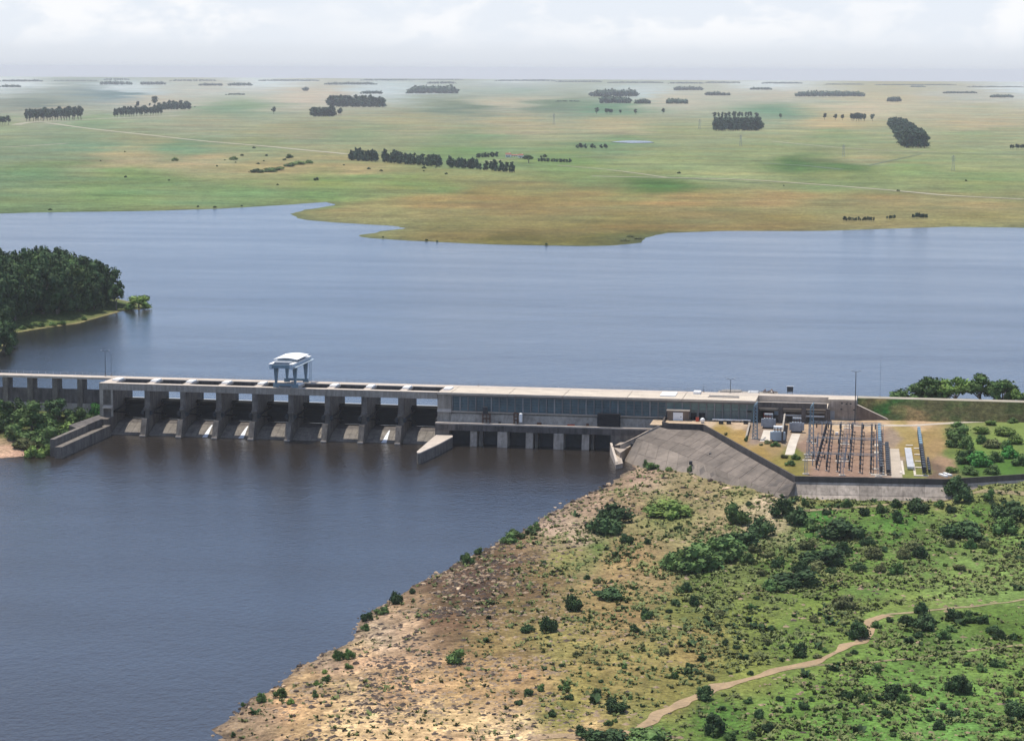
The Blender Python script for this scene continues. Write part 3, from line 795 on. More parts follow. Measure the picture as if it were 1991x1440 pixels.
cx_ = sum(p[0] for p in prof) / len(prof); cy_ = sum(p[1] for p in prof) / len(prof)
MB().prism_z([(cx_ + (p[0] - cx_) * 1.01, cy_ + (p[1] - cy_) * 1.01) for p in prof], 4.603, 5.0).build('coping', 'deck', gw)

# ------------------------------------------------------------------ powerhouse
ph = thing('powerhouse', 'long flat-roofed concrete powerhouse with a band of blue-green windows', 'powerhouse', (185, 8, 0))
X0, X1, X2, X3 = 126.0, 131.2, 243.3, 269.0
rj = [X0, xat(875, 0, 20), xat(987, 0, 20), xat(1094, 0, 20), xat(1218, 0, 20), xat(1326, 0, 20), X2]
for i in range(6):
    MB().box(rj[i] + 0.1, rj[i + 1] - 0.1, -0.35, 15.95, 19.45, 20.0).build('roof_slab', 'roof', ph)
    MB().box(rj[i] + 0.08, rj[i + 1] - 0.08, -0.4, 0.5, 20.003, 20.2).build('roof_kerb', 'deck', ph)
    MB().box(rj[i] + 0.04, rj[i + 1] - 0.04, 16.0, 22.0, 17.6, 20.04).build('road_slab', 'deck', ph)
MB().box(X0 + 0.02, X2 - 0.1, 1.75, 15.9, -3, 19.44).build('wall', 'concrete', ph)
MB().box(X0 + 0.02, X2 - 0.1, 16.0, 24, -3, 17.58).build('intake_wall', 'pier', ph)
MB().box(X0, X1, 0.55, 1.74, 7, 19.43).build('end_wall', 'concrete', ph)
MB().prism_x([(-0.25, 12.9), (1.74, 12.9), (1.74, 14.2), (0.5, 13.95)], X0 - 0.02, X1 + 0.02).build('ledge', 'deck', ph)
MB().box(X1 + 0.05, 212.0, 0.55, 1.74, 12.95, 13.25).build('window_ledge', 'deck', ph)
MB().prism_x([(-0.55, 9.5), (1.74, 9.5), (1.74, 12.3), (0.9, 12.3)], X1 + 0.04, 212.0).build('plinth', 'concrete', ph)
MB().box(X1 + 0.05, X2 - 0.15, 0.5, 1.74, 18.75, 19.43).build('lintel', 'frame', ph)
nw = 38
pw = (X2 - 0.4 - X1 - 0.1) / nw
for i in range(nw):
    xa = X1 + 0.1 + pw * i
    right = xa > 209
    z0, z1 = (13.3, 18.7)
    w = thing('window', None, None); w.parent = ph
    for kk in list(w.keys()):
        del w[kk]
    w.location = (xa + pw / 2 - 185, 1.2 - 8, z0)
    g = 0.42
    pz0 = z0 if not right else (15.9 if xa < 232 else 16.2)
    lk = lambda b, n, m: link(n, b.mesh(n, m), w)
    lk(MB().box(-pw / 2, -pw / 2 + g, -0.32, 0.5, 0, z1 - z0), 'mullion', 'mullion' if i % 4 == 1 else 'frame')
    rows = 5 if not right else 2
    hh = (z1 - pz0) / rows
    for r in range(rows):
        lk(MB().box(-pw / 2 + g + 0.04, pw / 2 - 0.04, 0.1 + 0.02 * ((i * 7 + r * 3) % 4), 0.3, pz0 - z0 + hh * r + 0.07, pz0 - z0 + hh * (r + 1) - 0.07), 'pane', 'window2' if right else 'window')
    lk(MB().box(-pw / 2 + g, pw / 2, 0.31, 0.5, 0, z1 - z0), 'backing', 'frame')
    if right:
        lk(MB().box(-pw / 2 + g + 0.02, pw / 2 - 0.02, 0.05, 0.3, -0.8, pz0 - z0 - 0.05), 'cladding_panel', 'clad')
# tailrace deck on draft-tube piers
dj = [126.0, 131.4, xat(937, -4, 8), xat(977, -4, 8), xat(1029, -4, 8), xat(1086, -4, 8), xat(1138, -4, 8), xat(1187, -4, 8), 212.0]
for i in range(len(dj) - 1):
    MB().box(dj[i] + 0.03, dj[i + 1] - 0.03, -4.0, 1.74, 9.0, 9.5).build('deck_slab', 'deck', ph)
    MB().box(dj[i] + 0.03, dj[i + 1] - 0.03, -3.9, -2.6, 6.7, 8.997).build('deck_beam', 'stained', ph)
MB().box(126.0, 131.3, -3.85, 1.7, -3, 6.68).build('tailrace_pier', 'pier', ph)
for px, wpx, yf in ((920, 13, -3.3), (933, 7, -1.6), (977, 19, -4.2), (1029, 14, -3.5), (1041, 5, -1.6), (1086, 19, -4.2), (1138, 14, -3.5), (1151, 5, -1.6)):
    xc = xat(px, -4, 3); hw = wpx * 0.19 / 2
    MB().prism_x([(yf - 1.3, -3), (yf, 6.68), (1.7, 6.68), (1.7, -3)][::-1][::-1], xc - hw, xc + hw).build('tailrace_pier', 'wallpanel' if yf < -2 else 'pier', ph)
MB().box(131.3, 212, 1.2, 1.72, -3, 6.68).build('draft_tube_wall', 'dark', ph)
MB().box(xat(1187, -4, 3), 213, -3.8, 1.15, -3, 6.68).build('tailrace_pier', 'pier', ph)
# roof furniture
def roofbox(px0, px1, py0, py1, z, h, m, name):
    a = at(px0, py1, z); b_ = at(px1, py1, z)
    yb = max(at(px0, py0, z)[1], a[1] + 0.6)
    return MB().box(a[0], b_[0], a[1], yb, z, z + h).build(name, m, ph)
roofbox(1283, 1313, 763, 770, 20.003, 0.35, 'white', 'roof_hatch')
roofbox(1348, 1362, 763, 766, 20.003, 0.9, 'white', 'roof_vent')
roofbox(1377, 1437, 768.5, 771.5, 20.003, 0.06, 'dark', 'roof_slot')
roofbox(1376, 1438, 771.6, 772.3, 20.003, 0.25, 'deck', 'slot_kerb')
for px in (1343, 1359):
    xa = xat(px, 1.6, 14)
    MB().box(xa, xa + 2.2, 0.9, 1.22, ZY, ZY + 2.6).build('door', 'blackpanel', ph)
xa = xat(1453, 1.0, 17)
MB().box(xa, xa + 1.6, 0.6, 1.2, 15.9, 16.5).build('vent_grille', 'dark', ph)
# loading bay under the right end of the roof
bay = thing('loading_bay', 'open concrete bay with columns at the right end of the powerhouse', 'building', (256, 7, ZY))
MB().box(X2 + 0.05, X3 - 0.05, 0.0, 0.5, 17.9, 19.75).build('parapet', 'stained', bay)
MB().box(X2 + 0.05, X3 - 0.05, -0.06, 0.56, 19.753, 19.92).build('coping', 'deck', bay)
MB().box(X2 + 0.05, X3 - 0.05, 0.52, 15.95, 17.3, 17.9).build('roof_slab', 'roof', bay)
MB().box(X2 + 0.05, 279.0, 16.0, 22.0, 17.6, 20.04).build('road_slab', 'deck', bay)
MB().box(X2 + 0.05, 279.0, 16.05, 24.0, 6, 17.58).build('rear_wall', 'stained', bay)
MB().box(X2 + 0.05, X3 - 0.05, 6.5, 7.1, ZY - 1, 17.28).build('inner_wall', 'brownwall', bay)
for px in (1470, 1517, 1562, 1609):
    x = xat(px, 0.2, 15)
    MB().box(x - 0.7, x + 0.9, 0.02, 1.4, ZY - 1, 17.88).build('column', 'stained', bay)
for px0, px1, zz, hh, m, yy in ((1477, 1512, 17.0, 0.35, 'gravelpad', 3.0), (1522, 1560, 16.9, 0.35, 'gravelpad', 3.0), (1568, 1604, 16.6, 0.35, 'gravelpad', 3.0), (1521, 1560, 15.4, 0.4, 'white', 2.4), (1565, 1603, 15.2, 0.5, 'white', 2.4)):
    MB().box(xat(px0, yy, zz), xat(px1, yy, zz), yy, yy + 0.5, zz - 0.6, zz - 0.6 + hh).build('busbar_duct', m, bay)
for px0, px1, z0, z1 in ((1505, 1514, 14.4, 16.2), (1569, 1579, 15.4, 16.2)):
    MB().box(xat(px0, 6, 15), xat(px1, 6, 15), 6.2, 6.48, z0, z1).build('window', 'palesteel', bay)
blk = thing('abutment_block', 'plain tan concrete block at the right end of the dam', 'abutment', (274, 15, ZY))
MB().box(X3, 279.0, 11.5, 15.95, ZY - 1, 19.4).build('wall', 'wallpanel', blk)
MB().box(X3 - 0.1, 279.1, 11.3, 15.97, 19.403, 20.02).build('roof_slab', 'roof', blk)
MB().box(X3 - 0.02, X3 + 2.3, 11.3, 11.48, ZY, ZY + 3.2).build('door', 'grey', blk)
for px, z in ((1635, 18.4), (1644, 18.2), (1652, 18.3), (1634, 16.2), (1659, 16.1)):
    x = xat(px, 11.4, z)
    MB().box(x, x + 0.7, 11.42, 11.6, z, z + 0.45).build('drain_hole', 'dark', blk)
ww = thing('wing_wall', 'triangular stained wing wall where the dam meets the grassy embankment', 'wall', (285, 9, ZY))
MB().wall((279.15, 11.2), (291.0, 6.0), 0.6, ZY - 1, 18.2, ZY - 1, 13.7).build('wall', 'brownwall', ww)
MB().wall((279.15, 11.15), (291.0, 5.95), 0.7, 18.203, 18.4, 13.703, 13.9).build('coping', 'deck', ww)

# ------------------------------------------------------------------ revetment, parapet and retaining wall
rv = thing('concrete_revetment', 'paved concrete slope of brown slabs between tailrace and switchyard', 'revetment', (230, -30, 5))
TOP = [at(x, y, 12.05) for x, y in ((1284, 830), (1300, 834), (1367, 836), (1395, 852), (1430, 873), (1470, 896), (1510, 918), (1544, 938))]
MID = [at(x, y, z) for x, y, z in ((1238, 852, 8.6), (1264, 861, 7.9), (1306, 876, 6.3), (1345, 891, 6.5), (1378, 904, 7.3), (1429, 926, 7.5), (1478, 945, 7.9), (1531, 963, 8.3))]
BOT = [gb(x, y) - np.array([0, 0, 0.5]) for x, y in ((1211, 897), (1248, 910), (1298, 918), (1345, 924), (1390, 934), (1432, 946), (1476, 957), (1520, 971))]
_d = (Vector(PAR[4]) - Vector(PAR[3])); _d.z = 0; _d.normalize(); _n = Vector((_d.y, -_d.x, 0)); _q = Vector((PAR[3][0], PAR[3][1], 0))
TOP.append(np.array(_q + _n * 0.06 + Vector((0, 0, 11.95)))); MID.append(np.array(_q + _n * 2.7 + Vector((0, 0, 8.6)))); BOT.append(np.array(_q + _n * 7.2 + Vector((0, 0, 4.3))))
def lerp_poly(P, t):
    t = t * (len(P) - 1); i = min(int(t), len(P) - 2); f = t - i
    return Vector(P[i]) * (1 - f) + Vector(P[i + 1]) * f
NS = 17
for (A, B, nr, m) in ((TOP, MID, 3, 'revet'), (MID, BOT, 2, 'revet2')):
    for i in range(NS):
        s0, s1 = i / NS + 0.0007, (i + 1) / NS - 0.0007
        for r in range(nr):
            t0, t1 = r / nr + 0.003, (r + 1) / nr - 0.003
            q = [lerp_poly(A, s0).lerp(lerp_poly(B, s0), t0), lerp_poly(A, s1).lerp(lerp_poly(B, s1), t0), lerp_poly(A, s1).lerp(lerp_poly(B, s1), t1), lerp_poly(A, s0).lerp(lerp_poly(B, s0), t1)]
            dz = rnd.uniform(-0.03, 0.03)
            q = [Vector((v.x, v.y, v.z + dz)) for v in q]
            nrm = (q[1] - q[0]).cross(q[3] - q[0]).normalized()
            if nrm.z < 0: nrm = -nrm
            lo = [v - nrm * 0.35 for v in q]
            b = MB(); b.v = [tuple(v) for v in q + lo]
            b.f = [(3, 2, 1, 0), (4, 5, 6, 7), (0, 1, 5, 4), (1, 2, 6, 5), (2, 3, 7, 6), (3, 0, 4, 7)]
            b.build('slab', m, rv)
sub = MB()
for A, B in ((TOP, MID), (MID, BOT)):
    for i in range(NS):
        q = [lerp_poly(A, i / NS), lerp_poly(A, (i + 1) / NS), lerp_poly(B, (i + 1) / NS), lerp_poly(B, i / NS)]
        sub.quad(*[(v.x, v.y, v.z - 0.12) for v in q][::-1])
sub.build('bedding', 'bedding', rv)
for px, py, z in ((1420, 886, 9.2), (1343, 899, 6.4), (1229, 864, 6.0), (1382, 883, 8.8)):
    P = at(px, py, z)
    b = MB().box(P[0] - 0.5, P[0] + 0.5, P[1] - 0.8, P[1] + 0.8, P[2] - 0.6, P[2] + 0.45)
    b.build('drain_box', 'dark', rv)
kerb = [at(x, y, z) for x, y, z in ((1283, 828, 12.4), (1262, 838, 10.4), (1238, 851, 8.1), (1206, 866, 5.4), (1190, 868, 4.6))]
for i in range(4):
    MB().wall(tuple(kerb[i][:2]), tuple(kerb[i + 1][:2]), -1.0, kerb[i][2] - 1.6, kerb[i][2] + 0.3, kerb[i + 1][2] - 1.6, kerb[i + 1][2] + 0.3).build('stair_kerb', 'parapet' if i == 3 else 'wallpanel', rv)
lt = thing('landing_stage', 'small stepped concrete landing at water level right of the tailrace', 'landing', (203, -22, 1))
for pts, z in ((((1191, 868), (1206, 880), (1235, 861), (1222, 850)), 4.4), (((1191, 880), (1197, 903), (1211, 900), (1206, 880)), 2.6)):
    MB().prism_z([tuple(at(x, y, z)[:2]) for x, y in pts], -2, z).build('step', 'wallpanel', lt)
MB().wall(tuple(at(1186, 862, 4.9)[:2]), tuple(at(1197, 903, 2.0)[:2]), 0.8, -2, 5.2, -2, 2.9).build('side_wall', 'deck', lt)
par = thing('parapet_wall', 'dark low concrete parapet running round the terrace and switchyard', 'wall', (262, -60, 12))
pts = [tuple(p[:2]) for p in PAR]
pts = [(pts[0][0] - 0.6, 1.7)] + pts
def seg(a, b_, n):
    return [((a[0] + (b_[0] - a[0]) * i / n, a[1] + (b_[1] - a[1]) * i / n), (a[0] + (b_[0] - a[0]) * (i + 1) / n, a[1] + (b_[1] - a[1]) * (i + 1) / n)) for i in range(n)]
for i in range(len(pts) - 1):
    l = math.hypot(pts[i + 1][0] - pts[i][0], pts[i + 1][1] - pts[i][1])
    for a, b_ in seg(pts[i], pts[i + 1], max(1, int(l / 9))):
        MB().wall(a, b_, 0.45, 11.2, 13.75).build('panel', 'parapet', par)
rw = thing('retaining_wall', 'tall weathered tan retaining wall in front of the switchyard', 'wall', (290, -104, 6))
for i in (4, 5, 6):
    l = math.hypot(pts[i + 1][0] - pts[i][0], pts[i + 1][1] - pts[i][1])
    for a, b_ in seg(pts[i], pts[i + 1], max(1, int(l / 6))):
        for z0, z1, off in ((8.6, 11.95, 2.6), (2.0, 8.55, 9.5)):
            q0, q1 = Vector((a[0], a[1], 0)), Vector((b_[0], b_[1], 0)); d = (q1 - q0).normalized()
            nn = Vector((d.y, -d.x, 0)); q0 = q0 + d * 0.03; q1 = q1 - d * 0.03
            o0 = nn * (0.12 + off); o1 = nn * (0.06 if z0 > 8 else 2.68)
            b = MB()
            b.v = [tuple(q0 + o0 + Vector((0, 0, z0))), tuple(q1 + o0 + Vector((0, 0, z0))), tuple(q1 + o1 + Vector((0, 0, z1))), tuple(q0 + o1 + Vector((0, 0, z1))),
                   tuple(q0 + o0 - nn * 0.9 + Vector((0, 0, z0))), tuple(q1 + o0 - nn * 0.9 + Vector((0, 0, z0))), tuple(q1 + o1 - nn * 0.9 + Vector((0, 0, z1))), tuple(q0 + o1 - nn * 0.9 + Vector((0, 0, z1)))]
            b.f = [(0, 1, 2, 3), (3, 2, 6, 7), (1, 5, 6, 2), (0, 3, 7, 4)]
            b.build('panel', 'wallpanel', rw)

for i in (5, 6):      # corner fillers where the battered wall bends
    A_, B_, C_ = Vector((*pts[i - 1], 0)), Vector((*pts[i], 0)), Vector((*pts[i + 1], 0))
    n0 = (B_ - A_).normalized(); n0 = Vector((n0.y, -n0.x, 0)); n1 = (C_ - B_).normalized(); n1 = Vector((n1.y, -n1.x, 0))
    for z0, z1, o0, o1 in ((8.6, 11.95, 2.72, 0.06), (2.0, 8.55, 9.62, 2.68)):
        b = MB(); Z0, Z1 = Vector((0, 0, z0)), Vector((0, 0, z1))
        b.quad(B_ + n0 * o0 + Z0, B_ + n1 * o0 + Z0, B_ + n1 * o1 + Z1, B_ + n0 * o1 + Z1)
        b.build('panel', 'wallpanel', rw)

# ================================================================== gantry crane on the crest
xl, xr = 64.2, 71.6
yf_, yb_ = 1.5, 17.2
cr = thing('gantry_crane', 'blue-grey gantry crane with a white curved roof standing on the dam crest', 'crane', ((xl + xr) / 2, 9, 20.2))
for y in (yf_, yb_):
    MB().box(xl - 1.0, xr + 1.0, y - 0.45, y + 0.45, 20.75, 21.6).build('sill_beam', 'bluesteel', cr)
    for x in (xl, xr):
        b = MB().box(x - 1.1, x + 1.1, y - 0.35, y + 0.35, 20.2, 20.74)
        b.build('bogie', 'bluesteel', cr)
        o = 0.5 if x == xl else -0.5
        MB().prism_z([(x - 0.35, y - 0.4), (x + 0.35, y - 0.4), (x + 0.35, y + 0.4), (x - 0.35, y + 0.4)], 21.6, 28.0,
                     [(x - 0.85 + o * 0.2, y - 0.75), (x + 0.85 + o * 0.2, y - 0.75), (x + 0.85 + o * 0.2, y + 0.75), (x - 0.85 + o * 0.2, y + 0.75)]).build('leg', 'bluesteel', cr)
gy0, gy1 = -5.5, 22.0
for x in (xl - 0.2, xr + 0.2):
    g = MB().box(x - 0.5, x + 0.5, gy0, gy1, 28.0, 29.6).build('girder', 'palesteel', cr)
    MB().box(x - 0.75, x + 0.75, gy0 - 0.05, gy1 + 0.05, 29.603, 29.8).build('flange', 'white', g)
    MB().box(x - 0.75, x + 0.75, gy0 - 0.05, gy1 + 0.05, 27.85, 27.997).build('flange', 'palesteel', g)
for y in (gy0 + 0.5, -1.5, 10, gy1 - 0.6):
    MB().box(xl + 0.35, xr - 0.35, y - 0.35, y + 0.35, 28.2, 29.4).build('cross_beam', 'bluesteel', cr)
MB().box(xr + 0.98, xr + 1.9, gy0 + 1, gy1 + 0.8, 28.4, 28.55).build('walkway', 'palesteel', cr)
MB().box(xl + 0.6, xr - 0.6, -3.2, 0.8, 28.0, 30.2).build('trolley', 'grey', cr)
MB().box(xl + 0.3, xr - 0.3, 2.6, 17.4, 29.85, 30.7).build('machine_house', 'palesteel', cr)
b = MB(); n = 10
for i in range(n):
    t0, t1 = i / n, (i + 1) / n
    f = lambda t: (xl - 0.9 + (xr - xl + 1.8) * t, 30.75 + 0.55 * math.sin(math.pi * t))
    (a0, z0), (a1, z1) = f(t0), f(t1)
    b.quad((a0, 1.6, z0), (a1, 1.6, z1), (a1, 18.6, z1), (a0, 18.6, z0))
    b.quad((a0, 1.6, z0 - 0.2), (a1, 1.6, z1 - 0.2), (a1, 1.6, z1), (a0, 1.6, z0))
    b.quad((a0, 18.6, z0 - 0.2), (a1, 18.6, z1 - 0.2), (a1, 18.6, z1), (a0, 18.6, z0))
    b.quad((a0, 1.6, z0 - 0.2), (a1, 1.6, z1 - 0.2), (a1, 18.6, z1 - 0.2), (a0, 18.6, z0 - 0.2))
b.build('roof', 'white', cr, True)
b = MB()
for x in (xr + 1.5, xr + 2.1):
    b.beam((x, yb_, 20.3), (x, yb_, 28.3), 0.12)
for i in range(14):
    b.beam((xr + 1.5, yb_, 20.6 + i * 0.55), (xr + 2.1, yb_, 20.6 + i * 0.55), 0.08)
b.build('ladder', 'bluesteel', cr)

# ================================================================== things on and around the powerhouse
def deckthing(name, label, cat, m, px0, px1, pyt, z, y0, depth):
    a = (xat(px0, y0, z), y0); b_ = (xat(px1, y0, z), y0)
    q = project(np.array([a[0], y0, z])); h = (q[1] - pyt) * q[2] / F
    t = thing(name, label, cat, ((a[0] + b_[0]) / 2, y0 + depth / 2, z))
    return t, a[0], b_[0], y0, y0 + depth, z, z + h
def boxthing(name, label, cat, m, px0, px1, pyb, hpx, z, depth, part='body', group=None):
    a = at(px0, pyb, z); b_ = at(px1, pyb, z); h = hpx * mpp(a)
    t = thing(name, label, cat, ((a[0] + b_[0]) / 2, a[1] + depth / 2, z), 0, group)
    return t, a[0], b_[0], a[1], a[1] + depth, z, z + h
def frame(b, x0, x1, y0, y1, z0, z1, r, nx=1, nz=2):
    for y in (y0, y1):
        for i in range(nx + 1):
            x = x0 + (x1 - x0) * i / nx
            b.beam((x, y, z0), (x, y, z1), r)
        for k in range(1, nz + 1):
            z = z0 + (z1 - z0) * k / nz
            b.beam((x0, y, z), (x1, y, z), r)
    for x in (x0, x1):
        for k in range(1, nz + 1):
            z = z0 + (z1 - z0) * k / nz
            b.beam((x, y0, z), (x, y1, z), r)
t, x0, x1, y0, y1, z0, z1 = deckthing('steel_rack', 'dark rusty steel lifting frame on the tailrace deck, left of the white tank', 'rack', 'rust', 938, 952, 791, 9.52, -2.6, 1.7)
b = MB(); frame(b, x0, x1, y0, y1, z0, z0 + (z1 - z0) * 0.55, 0.22, 2, 2); b.build('frame', 'rust', t)
MB().box(x0 + 0.1, x0 + 1.7, y0 + 0.2, y1 - 0.2, z0 + (z1 - z0) * 0.5, z1).build('head_block', 'dark', t)
t, x0, x1, y0, y1, z0, z1 = deckthing('rusty_frame', 'narrow rust-brown steel frame beside the white tank on tailrace deck', 'frame', 'rust', 999, 1006, 803, 9.52, -2.4, 1.3)
b = MB(); frame(b, x0, x1, y0, y1, z0, z1, 0.25, 1, 3); b.build('frame', 'rust', t)
P = np.array([xat(1012.5, -2.0, 9.52), -2.0, 9.52])
t = thing('storage_tank', 'upright white cylindrical tank on legs on the tailrace deck', 'tank', P)
MB().tube((P[0], P[1], 10.3), (P[0], P[1], 13.3), 0.62, None, 16).build('shell', 'white', t, False)
MB().tube((P[0], P[1], 13.3), (P[0], P[1], 13.6), 0.6, 0.25, 16).build('lid', 'white', t)
for a in range(3):
    t_ = a * 2.094
    MB().beam((P[0] + 0.45 * math.cos(t_), P[1] + 0.45 * math.sin(t_), 9.5), (P[0] + 0.45 * math.cos(t_), P[1] + 0.45 * math.sin(t_), 10.4), 0.14).build('leg', 'grey', t)
t, x0, x1, y0, y1, z0, z1 = deckthing('stoplog_rack', 'big black slatted stoplog stack on the tailrace deck', 'stoplogs', 'blackpanel', 1161, 1205, 803.5, 9.52, -2.6, 1.8)
n = 7
for i in range(n):
    MB().box(x0 + (0.05 if i % 2 else 0), x1 - (0.05 if i % 2 else 0), y0, y1, z0 + (z1 - z0) * i / n + 0.02, z0 + (z1 - z0) * (i + 1) / n - 0.02).build('stoplog', 'blackpanel', t)
for px, py, w, h, m, lab in ((1048, 824, 8, 4, 'rust', 'low rusty steel crate on the tailrace deck below the windows'), (1110, 826.5, 14, 2.2, 'red', 'flat red steel plate lying on the tailrace deck'), (1142, 825, 5, 5, 'rust', 'small dark rusty drum stand left of the black stoplogs'), (971, 822, 4, 3, 'dark', 'small dark box by the plinth right of the rusty lifting frame')):
    t, x0, x1, y0, y1, z0, z1 = deckthing('steel_crate', lab, 'crate', m, px - w / 2, px + w / 2, project(np.array([xat(px, -2.4, 9.52), -2.4, 9.52]))[1] - h, 9.52, -2.4, 1.2)
    MB().box(x0, x1, y0, y1, z0 + 0.12, z1).build('body', m, t)
    for xx in (x0 + 0.1, x1 - 0.2):
        MB().box(xx, xx + 0.1, y0, y1, z0, z0 + 0.118).build('skid', 'dark', t)
# shed and clutter on the terrace
t, x0, x1, y0, y1, z0, z1 = boxthing('shed', 'flat-roofed brown shed with a white door on the terrace', 'shed', 'brownwall', 1297, 1340, 817, 18.5, ZY, 0.1)
y1 = 1.6; y0 = y1 - 3.4
MB().box(x0, x1, y0, y1, z0, z1).build('wall', 'brownwall', t)
MB().box(x0 - 0.3, x1 + 0.3, y0 - 0.4, y1, z1 + 0.003, z1 + 0.4).build('roof', 'roof', t)
d = MB().box(x0 + (x1 - x0) * 0.27, x0 + (x1 - x0) * 0.72, y0 - 0.1, y0 - 0.003, z0 + 0.05, z1 - 0.5).build('door', 'white', t)
xm = x0 + (x1 - x0) * 0.62
MB().box(xm, xm + 0.25, y0 - 0.16, y0 - 0.103, z0 + 1.2, z0 + 1.6).build('handle', 'dark', d)
P = gy(1356, 819)
t = thing('red_drum', 'red steel drum on the terrace beside the white round tank', 'drum', P)
MB().tube((P[0], P[1], ZY), (P[0], P[1], ZY + 1.5), 0.65, 0.6, 12).build('shell', 'red', t)
MB().tube((P[0], P[1], ZY + 1.5), (P[0], P[1], ZY + 1.75), 0.4, 0.3, 10).build('cap', 'rust', t)
P = gy(1366, 822)
t = thing('round_tank', 'small white spherical tank on the terrace near the parapet', 'tank', P)
bm = bmesh.new(); bmesh.ops.create_uvsphere(bm, u_segments=14, v_segments=9, radius=0.85, matrix=Matrix.Translation((0, 0, 1.05)))
me = bpy.data.meshes.new('shell'); bm.to_mesh(me); bm.free(); me.materials.append(MT['white']); me.polygons.foreach_set('use_smooth', [True] * len(me.polygons))
link('shell', me, t)
MB().box(P[0] - 0.5, P[0] + 0.5, P[1] - 0.5, P[1] + 0.5, ZY, ZY + 0.4).build('base', 'grey', t)
a, b_ = gy(1385, 819), gy(1459, 822)
t = thing('terrace_pipe', 'white pipe on short supports along the terrace wall', 'pipe', ((a[0] + b_[0]) / 2, a[1], ZY))
MB().tube((a[0], a[1], ZY + 0.75), (b_[0], a[1], ZY + 0.75), 0.28, None, 8).build('pipe', 'white', t)
for i in range(6):
    x = a[0] + (b_[0] - a[0]) * (i + 0.4) / 6
    MB().box(x - 0.2, x + 0.2, a[1] - 0.3, a[1] + 0.3, ZY, ZY + 0.46).build('support', 'dark', t)
for px, lab in ((1402, 'dark equipment cabinet under the white terrace pipe, left one'), (1417, 'dark equipment cabinet under the white terrace pipe, right one'), (1450, 'dark equipment cabinet at the right end of the terrace')):
    P = gy(px, 824)
    t = thing('cabinet', lab, 'cabinet', P)
    MB().box(P[0] - 0.8, P[0] + 0.8, P[1] - 0.5, P[1] + 0.5, ZY + 0.1, ZY + 1.3).build('body', 'dark', t)
    MB().box(P[0] - 0.9, P[0] + 0.9, P[1] - 0.6, P[1] + 0.6, ZY + 1.303, ZY + 1.4).build('top', 'grey', t)
# on the crest, reservoir side
t = thing('timber_pile', 'pale stack of long beams on the crest beyond the powerhouse roof', 'timber', (xat(1425, 23, 20), 23, 20))
MB().box(xat(1396, 23, 20), xat(1512, 23, 20), 22.05, 27, 19.3, 19.98).build('platform', 'concrete', t)
for i in range(6):
    MB().box(xat(1400 + i * 2, 24, 20), xat(1436 + (i * 5) % 7, 24, 20), 22.8 + 0.55 * i, 23.2 + 0.55 * i, 20.0, 20.45 + 0.1 * (i % 3)).build('beam', 'gravelpad', t)
t = thing('white_boat', 'small upturned white boat on the crest platform', 'boat', (xat(1466, 24, 20), 24, 20))
xb = xat(1466, 24, 20)
b = MB(); prof = [(-2.4, 0), (-1.8, -0.8), (1.4, -0.8), (2.1, 0), (1.4, 0.8), (-1.8, 0.8)]
b.prism_z([(xb + x, 24 + y) for x, y in prof], 20.0, 20.7, [(xb + x * 0.85, 24 + y * 0.45) for x, y in prof]); b.build('hull', 'white', t)
MB().box(xb - 1.9, xb + 1.7, 23.95, 24.05, 20.703, 20.8).build('keel', 'grey', t)
t = thing('scrap_heap', 'rust-brown heap of scrap beams on the crest platform', 'scrap', (xat(1493, 24, 20), 24, 20))
for i in range(10):
    x = xat(1484 + i * 2.6, 24, 20); a = rnd.uniform(0, 3.14); l = rnd.uniform(0.8, 1.8)
    MB().beam((x - l * math.cos(a), 24 - l * math.sin(a), 20.2 + rnd.random() * 0.3), (x + l * math.cos(a), 24 + l * math.sin(a), 20.3 + rnd.random() * 1.0), 0.32).build('beam', 'rust' if i % 3 else 'gravelpad', t)
x = xat(1536, 24, 20)
t = thing('control_cabin', 'small dark control cabin on posts on the crest', 'cabin', (x, 24, 20))
MB().box(x - 1.1, x + 1.1, 23.2, 24.8, 20.6, 22.6).build('body', 'dark', t)
MB().box(x - 1.3, x + 1.3, 23.0, 25.0, 22.603, 22.75).build('roof', 'grey', t)
for sx in (-1, 1):
    MB().box(x + sx * 0.9 - 0.1, x + sx * 0.9 + 0.1, 23.9, 24.1, 19.0, 20.598).build('leg', 'grey', t)
# lamp posts and masts
def post(px, pyb, pyt, z, Y, label, cat='lamp post', head=True, r=0.13, group=None):
    x = xat(px, Y, z)
    P = np.array([x, Y, z]); h = (pyb - pyt) * mpp(P)
    t = thing('lamp_post', label, cat, (x, Y, z), 0, group)
    MB().tube((x, Y, z), (x, Y, z + h), r, r * 0.6, 6).build('pole', 'dark', t)
    MB().box(x - 0.3, x + 0.3, Y - 0.3, Y + 0.3, z, z + 0.25).build('base', 'concrete', t)
    if head:
        for s in (-1, 1):
            a = MB().beam((x, Y, z + h - 0.05), (x + s * 1.5, Y, z + h + 0.35), 0.1).build('arm', 'dark', t)
            MB().box(x + s * 1.5 - 0.35, x + s * 1.5 + 0.35, Y - 0.18, Y + 0.18, z + h + 0.3, z + h + 0.48).build('lamp_head', 'grey', a)
post(205, 736, 688, 20.05, 20.8, 'tall double-armed lamp post where the approach bridge meets the dam')
post(216.5, 735, 690, 20.05, 21.4, 'thin single pole just right of the double-armed lamp post', 'pole', False, 0.06)
post(1420, 757, 731, 20.05, 21.2, 'slim crest lamp post behind the powerhouse roof near the timber stack')
post(1368, 757, 740, 20.05, 21.2, 'short thin pole on the crest behind the white roof vent', 'pole', False, 0.07)
post(1711, 772, 683, 20.05, 21.4, 'very thin tall pole on the embankment crest', 'pole', False, 0.035)
post(1662, 829, 727, 13.0, -1.0, 'tall dark mast at the corner of the abutment block', 'mast', True, 0.2)
post(930, 752, 741, 20.05, 21.4, 'short thin pole on the crest near the spillway end of powerhouse', 'pole', False, 0.06)

